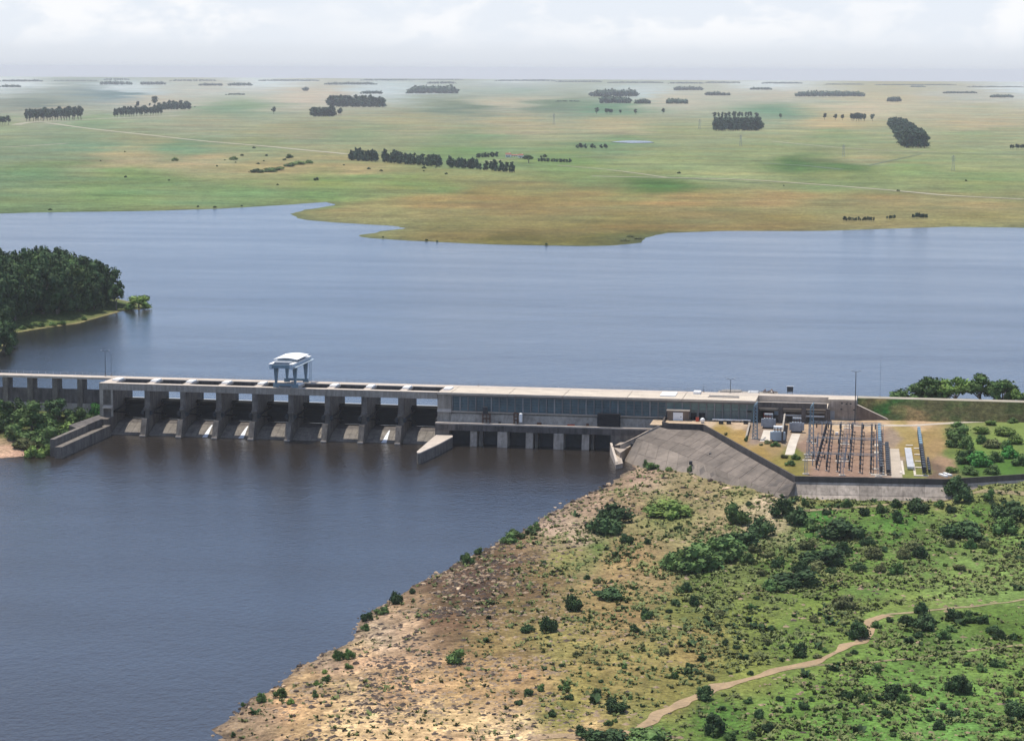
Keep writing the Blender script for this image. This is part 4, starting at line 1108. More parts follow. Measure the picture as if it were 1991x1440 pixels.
# ================================================================== switchyard
def lattice(b, x, y, z0, z1, w0, w1, r=0.09, n=6):
    pr = None
    for i in range(n + 1):
        t = i / n; w = w0 + (w1 - w0) * t; z = z0 + (z1 - z0) * t
        c = [(x - w, y - w, z), (x + w, y - w, z), (x + w, y + w, z), (x - w, y + w, z)]
        if pr:
            for k in range(4):
                b.beam(pr[k], c[k], r)
                b.beam(pr[k], c[(k + 1) % 4], r * 0.6)
        pr = c
    return b
def lattice_h(b, p, q, w, r=0.06, n=10):
    p = Vector(p); q = Vector(q); pr = None
    for i in range(n + 1):
        o = p.lerp(q, i / n)
        c = [o + Vector((0, -w, -w)), o + Vector((0, w, -w)), o + Vector((0, w, w)), o + Vector((0, -w, w))]
        if pr:
            for k in range(4):
                b.beam(pr[k], c[k], r); b.beam(pr[k], c[(k + 1) % 4], r * 0.7)
        pr = c
    return b
for k, (pyf, lab) in enumerate(((924, 'front steel lattice portal of the switchyard, nearest the parapet'), (892, 'middle steel lattice portal across the switchyard'), (861, 'rear steel lattice portal of the switchyard'))):
    sh = (0, 4, 7)[k]
    cols = [gy(px + sh, pyf) for px in (1566, 1637, 1708)]
    yy = cols[1][1]; z = ZY; hgt = 6.6
    t = thing('switchyard_portal', lab, 'portal', (cols[1][0], yy, z), 0, 'lattice portals of the switchyard')
    for c in cols:
        lattice(MB(), c[0], yy, z, z + hgt, 0.45, 0.32, 0.11, 6).build('column', 'grey', t)
        MB().box(c[0] - 1.0, c[0] + 1.0, yy - 0.7, yy + 0.7, z, z + 0.25).build('footing', 'gravelpad', t)
    lattice_h(MB(), (cols[0][0], yy, z + hgt + 0.3), (cols[2][0], yy, z + hgt + 0.3), 0.28, 0.06, 16).build('beam', 'grey', t)
    for i in range(6):
        x = cols[0][0] + (cols[2][0] - cols[0][0]) * (i + 0.6) / 6.2
        MB().tube((x, yy, z + hgt - 1.6), (x, yy, z + hgt + 0.05), 0.22, None, 6).build('insulator', 'dark', t)
# six long rows of switch posts
proto = None; cnt = 0
rows = [((1587, 912), (1607, 836)), ((1607, 915), (1616, 837)), ((1628, 917), (1635, 838)), ((1651, 914), (1658, 839)), ((1672, 919), (1676, 840)), ((1693, 920), (1695, 840))]
names = ['first (leftmost)', 'second', 'third', 'fourth', 'fifth', 'sixth (rightmost)']
for ri, (a, b_) in enumerate(rows):
    A, B = gy(*a), gy(*b_)
    n = 11
    for i in range(n):
        s = i / (n - 1)
        P = A + (B - A) * s
        if proto is None:
            proto = thing('switch_post', None, None, (0, 0, 0))
            MB().box(-0.45, 0.45, -0.45, 0.45, 0, 0.3).build('footing', 'gravelpad', proto)
            MB().box(-0.22, 0.22, -0.22, 0.22, 0.3, 1.5).build('pedestal', 'dark', proto)
            ins = MB().tube((0, 0, 1.6), (0, 0, 2.9), 0.24, 0.18, 8)
            for q in range(5):
                ins.tube((0, 0, 1.66 + q * 0.25), (0, 0, 1.76 + q * 0.25), 0.4, 0.3, 8)
            ins.build('insulator', 'rust', proto)
            MB().box(-0.2, 0.2, -1.7, 1.7, 2.9, 3.06).build('switch_arm', 'dark', proto)
            MB().box(-0.35, 0.35, -0.4, 0.4, 1.48, 1.6).build('cap_plate', 'dark', proto)
            o = proto
        else:
            o = copy_tree(proto)
        o.location = (P[0], P[1], ZY)
        o.rotation_euler = (0, 0, 0.0)
        tag(o, 'dark insulator switch post in the %s of the six switchyard rows' % names[ri], 'insulator', 'switch post row %d of the switchyard' % (ri + 1))
    # overhead bus tube of the row
    t = thing('bus_tube', 'thin dark conductor tube over the %s switch post row' % names[ri], 'conductor', (A[0], A[1], ZY))
    MB().tube((A[0], A[1] - 1, ZY + 3.3), (B[0], B[1] + 1, ZY + 3.3), 0.11, None, 5).build('tube', 'dark', t)
# cross conductors strung over the rows
for k, (px0, py0, px1, py1) in enumerate(((1580, 905, 1704, 912), (1584, 895, 1704, 899), (1588, 876, 1704, 880), (1590, 868, 1704, 871), (1598, 846, 1704, 850))):
    a, b_ = gy(px0, py0), gy(px1, py1)
    t = thing('cross_conductor', 'thin dark conductor crossing all six switch post rows, %s from the parapet' % ORD[k], 'conductor', tuple(a))
    pts_ = [a + (b_ - a) * i / 12 for i in range(13)]
    for i in range(12):
        sag = lambda u: 4.6 - 0.5 * math.sin(math.pi * ((u * 2) % 1.0))
        MB().beam((pts_[i][0], pts_[i][1], ZY + sag(i / 12)), (pts_[i + 1][0], pts_[i + 1][1], ZY + sag((i + 1) / 12)), 0.13).build('wire', 'dark', t)
    for px_ in (0.0, 0.5, 1.0):
        q = a + (b_ - a) * px_
        MB().box(q[0] - 0.15, q[0] + 0.15, q[1] - 0.15, q[1] + 0.15, ZY, ZY + 4.6).build('post', 'grey', t)
# tall line towers
for (px, pyb, pyt, lab) in ((1468, 853, 787, 'tall blue-grey lattice tower standing left of the transformers'), (1577, 885, 789, 'tallest blue-grey lattice tower at the left edge of the switchyard')):
    P = gy(px, pyb); h = (pyb - pyt) * mpp(P)
    t = thing('line_tower', lab, 'tower', P)
    lattice(MB(), P[0], P[1], ZY, ZY + h, 0.8, 0.5, 0.24, 10).build('mast', 'bluesteel', t)
    MB().box(P[0] - 1.1, P[0] + 1.1, P[1] - 1.1, P[1] + 1.1, ZY, ZY + 0.3).build('footing', 'gravelpad', t)
    b = MB()
    lattice_h(b, (P[0] - 0.3, P[1], ZY + h), (P[0] + 0.3, P[1] + 7.0, ZY + h), 0.3, 0.16, 6)
    b.build('cross_arm', 'bluesteel', t)
# transformers
tl = (('big grey power transformer in front of the red tank', (1494, 832)), ('light grey power transformer with a white conservator, nearest of the three', (1512, 858)), ('grey power transformer beside the pale rail track', (1549, 840)))
for i, (lab, q) in enumerate(tl):
    P = gy(*q)
    t = thing('transformer', lab, 'transformer', P, 0, 'power transformers beside the powerhouse')
    lk = lambda b, n, m: link(n, b.mesh(n, m), t)
    lk(MB().box(-1.6, 1.6, -1.3, 1.3, 0.5, 3.6), 'tank', 'grey' if i != 1 else 'palesteel')
    lk(MB().box(-1.9, 1.9, -1.5, 1.5, 0.15, 0.497), 'base', 'dark')
    for s in (-1, 1):
        for k in range(6):
            y = -1.1 + k * 0.44
            lk(MB().box(s * 2.1 - 0.45, s * 2.1 + 0.45, y - 0.08, y + 0.08, 0.8, 3.3), 'radiator', 'grey' if i != 1 else 'palesteel')
    lk(MB().tube((-1.5, 0.6, 4.8), (1.5, 0.6, 4.8), 0.45 if i != 1 else 0.6, None, 10), 'conservator', 'white' if i == 1 else 'grey')
    for s in (-1.1, 1.1):
        lk(MB().box(s - 0.08, s + 0.08, 0.5, 0.7, 3.6, 4.4), 'bracket', 'grey')
    for s in (-1, 0, 1):
        lk(MB().tube((s, -0.6, 3.6), (s, -0.8, 5.0), 0.16, 0.1, 6), 'bushing', 'rust')
P = gy(1491, 817)
t = thing('red_tank', 'rusty red horizontal tank behind the grey transformer', 'tank', P)
z = P[2]
MB().tube((P[0] - 1.2, P[1], z + 1.9), (P[0] + 1.9, P[1], z + 1.9), 1.1, None, 14).build('shell', 'red', t)
MB().tube((P[0] + 1.9, P[1], z + 1.9), (P[0] + 2.25, P[1], z + 1.9), 0.9, 0.5, 14).build('end_cap', 'white', t)
for s in (-0.8, 1.3):
    MB().box(P[0] + s - 0.2, P[0] + s + 0.2, P[1] - 0.8, P[1] + 0.8, z, z + 1.0).build('saddle', 'dark', t)
# firewalls between the transformers
for i, ((px0, py0), (px1, py1), lab) in enumerate((((1522, 862), (1527, 826), 'dark concrete fire wall right of the white-topped transformer'), ((1452, 856), (1459, 827), 'dark low retaining wall left of the tall lattice tower'))):
    a, b_ = gy(px0, py0), gy(px1, py1)
    t = thing('fire_wall', lab, 'wall', (a[0], (a[1] + b_[1]) / 2, ZY))
    hh = 4.0 if i == 0 else 1.0
    MB().wall(tuple(a[:2]), tuple(b_[:2]), 0.5, ZY - 0.5, ZY + hh).build('wall', 'parapet', t)
    MB().wall(tuple(a[:2]), tuple(b_[:2]), 0.56, ZY + hh + 0.003, ZY + hh + 0.15).build('coping', 'concrete', t)
# rail tracks (pale strips) from the bay to the transformers
for pts_, lab in ((((1535, 884), (1541, 862), (1548, 843)), 3.0), (((1487, 858), (1491, 846), (1494, 836)), 3.4)):
    strip('rail_track', [gy(x, y) for x, y in pts_], lab, 'gravelpad', 0.03, h_yard)
# cable trench covers and pads
for (px, py, w, d) in ((1573, 884, 3.4, 1.6), (1572, 895, 4.0, 1.6), (1641, 864, 3.6, 1.6), (1638, 897, 4.6, 1.6), (1650, 833, 3.6, 1.6), (1705, 866, 1.6, 5), (1704, 880, 1.6, 4), (1703, 912, 1.8, 2), (1709, 923.5, 5.0, 1.6), (1583, 862, 1.6, 2.2), (1782, 872, 1.8, 1.6), (1783, 884, 1.8, 1.6), (1785, 897, 2.0, 1.6), (1786, 909, 2.0, 1.6), (1791, 925, 4.5, 1.6), (1752, 918, 0.8, 5.0), (1768, 866, 2.4, 1.4)):
    P = gy(px, py)
    t = thing('cable_pad', 'pale concrete cable pad lying on the switchyard gravel', 'pad', P, 0, 'pale concrete pads on the switchyard gravel')
    link('slab', MB().box(-w / 2, w / 2, -d / 2, d / 2, 0.01, 0.22).mesh('slab', 'gravelpad'), t)
# racks in long rows at the right of the yard
def rack(name, lab, cat, a, b_, w, h, n, m, m2, part):
    A, B = gy(*a), gy(*b_)
    t = thing(name, lab, cat, A)
    for i in range(n):
        P = A + (B - A) * (i + 0.5) / n; L_ = abs(B[1] - A[1]) / n
        MB().box(P[0] - w / 2, P[0] + w / 2, P[1] - L_ * 0.36, P[1] + L_ * 0.36, ZY + h * 0.35, ZY + h).build(part, m if i < n * 0.55 else m2, t)  # differing rear material paints the lit end of the row into the colour
        for s in (-1, 1):
            MB().box(P[0] + s * w * 0.4 - 0.08, P[0] + s * w * 0.4 + 0.08, P[1] - 0.1, P[1] + 0.1, ZY, ZY + h * 0.349).build('leg', 'grey', t)
    return t
rack('capacitor_rack', 'long row of dark and blue-grey racks at the right edge of the gravel yard', 'rack', (1713, 924), (1709, 835), 1.0, 2.9, 18, 'dark', 'bluesteel', 'cell')
rack('capacitor_rack', 'shorter row of dark racks just right of the long blue-grey row', 'rack', (1727, 924), (1724, 868), 1.2, 1.8, 14, 'dark', 'dark', 'cell')
rack('white_bank', 'bank of white ribbed units on the grass strip of switchyard', 'bank', (1771, 914), (1765, 876), 2.2, 1.1, 16, 'paleunit', 'paleunit', 'unit')
rack('capacitor_rack', 'long row of slate racks on the grass strip right of the white bank', 'rack', (1797, 926), (1786, 842), 1.0, 2.9, 18, 'dark', 'bluesteel', 'cell')
rack('capacitor_rack', 'short row of small dark racks at the far right of the grass strip', 'rack', (1807, 922), (1804, 896), 0.7, 1.5, 6, 'dark', 'dark', 'cell')
for pts_, w, m in ((((1744, 928), (1741, 900), (1738, 872)), 3.4, 'road'), (((1717.5, 922), (1716, 898)), 0.5, 'gravelpad'), (((1757, 922), (1753, 895)), 0.7, 'gravelpad'), (((1779, 922), (1776, 900)), 0.7, 'gravelpad')):
    strip('concrete_strip', [gy(x, y) for x, y in pts_], w, m, 0.03, h_yard)
for i, (px, py) in enumerate(((1712, 848), (1788, 860), (1744, 905), (1790, 905))):
    pass
for px, py, lab in ((1834, 925, 'white concrete block lying by the parapet, left one of two'), (1842, 923, 'white concrete block lying by the parapet, right one of two')):
    P = gy(px, py)
    t = thing('concrete_block', lab, 'block', P)
    o = link('block', MB().box(-0.5, 0.5, -2.2, 2.2, 0.02, 0.5).mesh('block', 'white'), t); t.rotation_euler = (0, 0, 0.5)
    link('lifting_eye', MB().box(-0.12, 0.12, -0.12, 0.12, 0.503, 0.65).mesh('lifting_eye', 'grey'), t)
P = gy(1627, 846)
t = thing('white_cabinet', 'small white cabinet between the third and fourth switch post rows', 'cabinet', P)
link('body', MB().box(-0.5, 0.5, -0.5, 0.5, 0.1, 1.1).mesh('body', 'white'), t)
link('plinth', MB().box(-0.6, 0.6, -0.6, 0.6, 0, 0.098).mesh('plinth', 'concrete'), t)

# ================================================================== far buildings and pylons
def house(px0, px1, pyb, hpx, lab, roofm='soil'):
    a, b_ = gp(px0, pyb), gp(px1, pyb); z = a[2] - 0.3; w = b_[0] - a[0]; h = hpx * mpp(a); d = w * 0.8
    t = thing('farmhouse', lab, 'house', ((a[0] + b_[0]) / 2, a[1] + d / 2, z))
    lk = lambda b, n, m, p=t: link(n, b.mesh(n, m), p)
    lk(MB().box(-w / 2, w / 2, -d / 2, d / 2, 0, h * 0.62), 'wall', 'white')
    r = lk(MB().prism_x([(-d / 2 - 0.6, h * 0.62), (d / 2 + 0.6, h * 0.62), (0, h)], -w / 2 - 0.5, w / 2 + 0.5), 'roof', roofm)
    lk(MB().box(w * 0.2, w * 0.3, 0.5, 1.6, h * 0.8, h * 1.12), 'chimney', 'white', r)
    lk(MB().box(-w * 0.1, w * 0.08, -d / 2 - 0.12, -d / 2, 0, h * 0.42), 'door', 'dark')
    for s in (-0.33, 0.28):
        lk(MB().box(w * (s - 0.07), w * (s + 0.07), -d / 2 - 0.1, -d / 2, h * 0.2, h * 0.45), 'window', 'dark')
house(983, 993, 306, 9, 'white farmhouse with red roof, left of the pair on the far plain')
house(1008, 1017, 307, 8, 'white farmhouse with red roof, right of the pair beside a round tree')
house(994, 1007, 304.5, 4.5, 'low red-roofed barn between the two white farmhouses')
for px, pyb, h, lab in ((1077, 243, 22, 'faint power pylon on the plain left of centre, near a green strip'), (1360, 252, 20, 'faint power pylon on the plain left of the dark tree block'), (1440, 284, 22, 'faint power pylon below the dark rectangular tree block'), (1640, 305, 24, 'faint power pylon left of the slanting tree belt'), (1853, 332, 30, 'faint power pylon right of the slanting tree belt'), (1076, 240, 1, None)):
    if not lab: continue
    P = gp(px, pyb); hh = h * mpp(P)
    t = thing('power_pylon', lab, 'pylon', P, 0, 'power pylons on the far plain')
    link('mast', lattice(MB(), 0, 0, 0, hh, hh * 0.10, hh * 0.02, 0.26, 7).mesh('mast', 'grey'), t)
    for k in (0.68, 0.8, 0.92):
        link('cross_arm', MB().beam((-hh * 0.16, 0, hh * k), (hh * 0.16, 0, hh * k), 0.4).mesh('cross_arm', 'grey'), t)

# ================================================================== vegetation
bm = bmesh.new(); bmesh.ops.create_icosphere(bm, subdivisions=1, radius=1.0)
ICO_V = np.array([v.co[:] for v in bm.verts]); ICO_F = [tuple(v.index for v in f.verts) for f in bm.faces]
bm.free()
def foliage(name, lumps, nleaf, leaf, m, seed, core=0.82, flat=1.0):
    """lumps of (x, y, z, rx, rz): a ragged core each, wrapped in leaf faces"""
    r = np.random.RandomState(seed)
    V = []; Fc = []; nv = 0
    for (cx, cy, cz, rx, rz) in lumps:
        k = core * (0.8 + 0.35 * r.rand(len(ICO_V)))[:, None]
        v = ICO_V * k * np.array([rx, rx, rz]) + np.array([cx, cy, cz])
        v[:, 2] = np.maximum(v[:, 2], 0.0)
        V.append(v); Fc += [tuple(i + nv for i in f) for f in ICO_F]; nv += len(v)
        d = r.normal(size=(nleaf, 3)); d[:, 2] = d[:, 2] + 0.25; d /= np.linalg.norm(d, axis=1)[:, None]
        p = d * np.array([rx, rx, rz]) * (0.72 + 0.42 * r.rand(nleaf))[:, None] + np.array([cx, cy, cz])
        n = d + 0.75 * r.normal(size=(nleaf, 3)); n /= np.linalg.norm(n, axis=1)[:, None]
        a = np.cross(n, r.normal(size=(nleaf, 3))); a /= np.linalg.norm(a, axis=1)[:, None]
        b = np.cross(n, a)
        s = (leaf * (0.55 + 0.9 * r.rand(nleaf)))[:, None]; s2 = s * (0.5 + 0.4 * r.rand(nleaf))[:, None]
        q = np.stack([p - a * s - b * s2 * 0.3, p + b * s2, p + a * s, p - b * s2], 1)
        q[..., 2] = np.maximum(q[..., 2], 0.0)
        V.append(q.reshape(-1, 3)); Fc += [(nv + 4 * i, nv + 4 * i + 1, nv + 4 * i + 2, nv + 4 * i + 3) for i in range(nleaf)]; nv += 4 * nleaf
    me = bpy.data.meshes.new(name)
    me.from_pydata(np.concatenate(V).tolist(), [], Fc)
    me.materials.append(MT[m]); me.update()
    return me
def shrub_lumps(seed, n, spread=0.34, tall=1.0):
    r = random.Random(seed); o = []
    for i in range(n):
        a = r.uniform(0, 6.283); d = spread * math.sqrt(r.random())
        rad = r.uniform(0.17, 0.27)
        z = r.uniform(0.22, 0.30) if d > 0.22 else r.uniform(0.35, 0.66) * tall
        o.append((d * math.cos(a), d * math.sin(a), z, rad, rad * r.uniform(0.85, 1.25)))
    return o
TONE = {'leaf_dark': 'dark', 'leaf_mid': 'green', 'leaf_olive': 'olive', 'leaf_light': 'light', 'leaf_bright': 'bright'}
SHR = {}
for m in ('leaf_dark', 'leaf_mid', 'leaf_light', 'leaf_olive', 'leaf_bright'):
    SHR[m] = [foliage('shrub', shrub_lumps(hash(m) % 97 + k * 13 if False else len(m) * 31 + k * 13, 8 + k), 90, 0.05, m, k * 5 + len(m)) for k in range(3)]
def wood(name, segs):
    b = MB()
    for p, q, r, r2 in segs:
        b.tube(p, q, r, r2, 6)
    return b.mesh(name, 'bark')
# broad tree: short trunk, limbs, wide crown (unit height)
def broad(seed, m):
    r = random.Random(seed); L_ = []; sg = [((0, 0, -0.04), (0.01, 0, 0.30), 0.035, 0.026)]
    for i in range(13):
        a = r.uniform(0, 6.283); d = 0.36 * math.sqrt(r.random()); z = 0.80 - 0.75 * d + r.uniform(-0.12, 0.06)
        rad = r.uniform(0.11, 0.18)
        L_.append((d * math.cos(a), d * math.sin(a), z, rad, rad * 0.85))
        if i < 6:
            sg.append(((0.01, 0, 0.28), (d * math.cos(a) * 0.8, d * math.sin(a) * 0.8, z - 0.06), 0.018, 0.008))
    return foliage('crown', L_, 75, 0.034, m, seed), wood('trunk', sg)
def euc(seed, m):
    r = random.Random(seed); L_ = []; sg = [((0, 0, -0.04), (0.0, 0, 0.75), 0.018, 0.008)]
    for i in range(9):
        z = 0.34 + 0.58 * (i + r.random()) / 9.3; w = 0.17 * (1 - 0.55 * abs(z - 0.62) / 0.4); a = r.uniform(0, 6.283)
        L_.append((w * 0.55 * math.cos(a), w * 0.55 * math.sin(a), z, w * 0.75, w * 0.72))
        if i % 2:
            sg.append(((0, 0, z - 0.12), (w * 0.5 * math.cos(a), w * 0.5 * math.sin(a), z), 0.008, 0.004))
    return foliage('crown', L_, 26, 0.045, m, seed), wood('trunk', sg)
def dense(seed, m):
    r = random.Random(seed); L_ = []; sg = [((0, 0, -0.04), (0.0, 0, 0.6), 0.022, 0.01)]
    for i in range(11):
        z = 0.12 + 0.76 * (i + r.random()) / 11.3; w = 0.21 * (1.05 - 0.62 * max(z - 0.45, 0) / 0.5); a = r.uniform(0, 6.283)
        L_.append((w * 0.5 * math.cos(a), w * 0.5 * math.sin(a), z, w * 0.8, w * 0.75))
    return foliage('crown', L_, 26, 0.045, m, seed), wood('trunk', sg)
def bushy(seed, m):
    r = random.Random(seed); L_ = []; sg = [((0, 0, -0.04), (0.0, 0, 0.5), 0.035, 0.015)]
    for i in range(20):
        a = r.uniform(0, 6.283); t = r.random(); e = math.asin(r.uniform(0.05, 0.98)); d = 0.40 * math.cos(e) * (0.65 + 0.35 * t); z = 0.10 + 0.72 * math.sin(e) * (0.6 + 0.4 * t)
        rad = r.uniform(0.12, 0.19)
        L_.append((d * math.cos(a), d * math.sin(a), z, rad, rad * 0.9))
    return foliage('crown', L_, 60, 0.036, m, seed), wood('trunk', sg)
TREES = {'bushy': [bushy(s, 'leaf_mid') for s in (31, 32)], 'bushydark': [bushy(s, 'leaf_dark') for s in (33, 34)], 'bushylight': [bushy(s, 'leaf_light') for s in (35,)], 'bushybright': [bushy(s, 'leaf_bright') for s in (36,)],
         'broad': [broad(s, m) for s, m in ((1, 'leaf_mid'), (2, 'leaf_mid'), (3, 'leaf_mid'), (4, 'leaf_dark'))],
         'broadlight': [broad(s, 'leaf_light') for s in (11, 12)],
         'broaddark': [broad(s, 'leaf_dark') for s in (14, 15, 16)],
         'broadbright': [broad(s, 'leaf_bright') for s in (17,)],
         'euc': [euc(s, 'leaf_euc') for s in (5, 6, 7, 8)],
         'dense': [dense(s, 'leaf_euc') for s in (21, 22, 23)]}
def tree(kind, P, h, wr, label, group=None, name=None, cat='tree'):
    cr_, tr = rnd.choice(TREES[kind])
    t = thing(name or {'euc': 'eucalyptus_tree', 'dense': 'evergreen_tree'}.get(kind, 'broadleaf_tree'), label, cat, P, rnd.uniform(0, 6.28), group)
    t.scale = (h * wr, h * wr, h)
    link('trunk', tr, t); link('crown', cr_, t)
    return t
def shrub(m, P, w, h, label, group=None):
    o = link('shrub', rnd.choice(SHR[m]))
    o.location = (float(P[0]), float(P[1]), float(P[2]) - 0.04 * h)
    o.scale = (w / 1.02, w / 1.02 * rnd.uniform(0.8, 1.15), h / 0.9); o.rotation_euler = (0, 0, rnd.uniform(0, 6.28))
    return tag(o, label, 'shrub', group)

# --- groves and single trees on the far plain
def grove(kind, x0, y0, x1, y1, hpx, n, rows, label, group, wr=1.0, drow=3.0, hv=0.2):
    for r in range(rows):
        for i in range(n):
            s = (i + 0.5 + rnd.uniform(-0.3, 0.3)) / n
            px = x0 + (x1 - x0) * s; py = y0 + (y1 - y0) * s - r * drow
            P = gp(px, py)
            lab = label
            if n <= 20 and n * rows > 1:
                lab = label + (', %s from left' % ORD[i]) + ('' if rows == 1 else (', front row', ', back row', ', third row')[r])
            tree(kind, P, hpx * mpp(P) * rnd.uniform(1 - hv, 1 + hv * 0.5), wr, lab, group)
grove('euc', 50, 237, 160, 233, 23, 20, 3, 'tree of the straight grove by the pale road', 'straight grove beside the pale road', 1.25, 2.2)
grove('euc', 221, 229, 316, 224, 17, 18, 3, 'slim tree of the pale-trunked grove', 'pale-trunked grove', 1.25, 2)
grove('dense', 308, 214, 370, 213, 13, 11, 2, 'low tree behind the pale-trunked grove', 'dark grove behind pale trunks', 1.5, 2)
grove('euc', 313, 208, 366, 208, 14, 6, 1, 'tall round-topped tree behind the pale-trunked grove', 'tall trees over dark grove', 1.9, 2)
for px, py, h, lab in ((267, 211, 15, 'round lone tree behind the left end of the pale-trunked grove'), (291, 208, 8, 'small lone tree between two groves at far left'), (301, 207, 21, 'tall pale lone tree rising behind the pale-trunked grove'), (532, 222, 15, 'single dark tree alone on green pasture left of centre'), (379, 210, 4, 'tiny bush right of the dark grove at far left')):
    P = gp(px, py); tree('euc', P, h * mpp(P), 1.7, lab)
grove('euc', -3, 243, 18, 243, 19, 4, 1, 'dark tree of the clump at left picture edge', 'clump at the left edge', 1.5)
grove('dense', 606, 227, 648, 227, 20, 8, 2, 'round tree in the smaller left-centre grove', 'smaller round grove', 1.7, 2)
grove('euc', 658, 225, 664, 225, 15, 2, 1, 'small tree just right of the smaller round grove', 'pair right of smaller grove', 1.5)
grove('dense', 640, 208, 745, 209, 22, 19, 2, 'tree in the longer left-centre grove', 'larger long grove', 1.5, 2)
grove('dense', 679, 312, 732, 315, 24, 9, 2, 'dark tree of left clump above the bay', 'left dark clump above the bay', 1.15, 2.5, 0.3)
grove('dense', 746, 316, 857, 325, 23, 18, 2, 'dark tree of middle clump above the bay', 'middle dark clump above the bay', 1.15, 2.5, 0.3)
grove('dense', 872, 326, 930, 330, 20, 10, 2, 'dark tree left in the clump before farmhouses', 'clump before farmhouses, left half', 1.1, 2.5, 0.3)
grove('dense', 932, 330, 1000, 336, 22, 11, 1, 'dark tree right in the clump before farmhouses', 'clump before farmhouses, right half', 1.1, 2.5, 0.4)
grove('dense', 926, 307, 968, 305, 10, 8, 1, 'small dark tree of the short row left of the farmhouses', 'short row left of farmhouses', 1.7)
P = gp(1028, 317); tree('broaddark', P, 19 * mpp(P), 1.5, 'big round dark tree right beside the right farmhouse')
P = gp(1057, 311); tree('broaddark', P, 13 * mpp(P), 1.2, 'single round tree above the hedge right of the farmhouses')
grove('dense', 1046, 314, 1110, 316, 8, 13, 1, 'low tree of the hedge right of the farmhouses', 'hedge right of farmhouses', 2.0)
grove('dense', 1117, 288, 1180, 288, 9, 7, 1, 'small tree in the loose line left of pond', 'loose line left of pond', 1.9, 2, 0.4)
grove('dense', 1390, 254.5, 1478, 254.5, 24, 16, 3, 'dark tree of the dense rectangular block', 'dense rectangular block', 1.35, 2.5, 0.1)
grove('euc', 1396, 231, 1462, 230, 14, 13, 1, 'slim tree in the row behind rectangular block', 'thin row behind the block', 1.1)
for px, py, h, lab in ((1389, 231, 14, 'single slim tree at the left end of the thin row'), (1471, 232, 14, 'single slim tree at the right end of the thin row'), (1518, 231, 11, 'small lone dark tree right of the dense block'), (1160, 222, 14, 'dark lone tree left end of the spaced line below the far grove'), (1206, 222, 9, 'smallest lone tree of the spaced line, second from left'), (1236, 223, 12, 'round lone tree in the middle of the spaced line'), (1289, 222, 12, 'slim lone tree at the right end of the spaced line'), (1603, 233, 14, 'dark lone tree, first of the line left of the slanting belt'), (1624, 234, 13, 'dark lone tree, second of the line left of the slanting belt'), (1638, 234, 12, 'pale thin lone tree, third of the line left of slanting belt'), (1696, 236, 15, 'dark lone tree nearest the top of the slanting belt')):
    P = gp(px, py); tree('euc', P, h * mpp(P), 1.7, lab)
grove('euc', 1176, 222, 1192, 222, 13, 4, 1, 'tree of the tight group in the spaced line', 'tight group in the spaced line', 1.6)
grove('euc', 1654, 236, 1682, 236, 15, 6, 2, 'tree of compact group left of slanting belt', 'compact group left of the belt', 1.5, 1.5)
for i in range(15):
    s = i / 14
    xa, xb = 1727 + (1757 - 1727) * s, 1760 + (1802 - 1760) * s
    grove('dense', xa, 246 + 42 * s, xb, 246 + 42 * s, 19 + 14 * s, 6, 1, 'dark tree of slanting belt, %s row from far end' % ORD[i], 'slanting shelter belt', 1.35, 2, 0.1)
grove('euc', 1964, 291, 1995, 291, 12, 7, 1, 'small tree of the clump at right picture edge', 'clump at the right edge', 1.5)
grove('euc', 1638, 432, 1700, 432, 11, 17, 1, 'small dark tree in the longest row on the brown shore', 'longest row on brown shore', 1.15, 2, 0.35)
grove('euc', 1724, 428, 1742, 427, 10, 6, 1, 'small dark tree in the middle row on the brown shore', 'middle row on brown shore', 1.2, 2, 0.3)
grove('euc', 1773, 426, 1804, 427, 12, 10, 1, 'small dark tree in the rightmost row on the brown shore', 'rightmost row on brown shore', 1.25, 2, 0.4)
# far masses of trees that read as one
def treeline(x0, x1, pyb, hpx):
    r = np.random.RandomState(int(x0) + int(pyb)); A, B = gp(x0, pyb), gp(x1, pyb)
    h = hpx * mpp(A); n = max(8, int((x1 - x0) / 1.5)); L_ = []
    for i in range(n):
        s = (i + r.rand()) / n; e = min(1.0, 4 * min(s, 1 - s) + 0.55)
        hh = h * (0.72 + 0.28 * r.rand()) * e
        c = B * s + A * (1 - s) - A
        L_.append((c[0], c[1] + r.uniform(-20, 60), hh * 0.48, hh * 0.6, hh * 0.52))
    o = link('treeline', foliage('treeline', L_, 8, h * 0.16, 'leaf_euc', int(x0)))
    o.location = tuple(A)
    tag(o, kind='stuff')
for a in ((1150, 1237, 188, 15), (1166, 1222, 201, 15), (1236, 1262, 202, 11), (1294, 1336, 202, 11), (795, 886, 182, 17), (1546, 1680, 188, 12), (1726, 1750, 198, 11), (1310, 1366, 176, 9), (1371, 1400, 186, 9), (1402, 1420, 186, 7),
          (192, 255, 165, 8), (272, 320, 165, 7), (385, 432, 167, 6), (444, 488, 167, 7), (630, 730, 165, 6), (702, 740, 183, 7), (590, 597, 177, 9), (440, 475, 185, 4), (0, 34, 170, 6), (1926, 1970, 190, 7), (1833, 1900, 182, 5), (1458, 1500, 175, 6),
          (830, 885, 163, 5), (1080, 1126, 198, 3), (500, 620, 158, 4), (200, 250, 156, 4), (0, 80, 159, 5), (960, 1080, 158, 4), (1180, 1290, 162, 4), (1370, 1440, 162, 4), (1480, 1560, 163, 4), (1600, 1680, 165, 3), (1770, 1800, 170, 4), (330, 420, 158, 4), (700, 800, 157, 4), (800, 900, 156, 3), (1080, 1170, 160, 4), (1300, 1370, 163, 4), (1700, 1860, 166, 3), (1880, 1991, 170, 3), (100, 190, 158, 3)):
    treeline(*a)
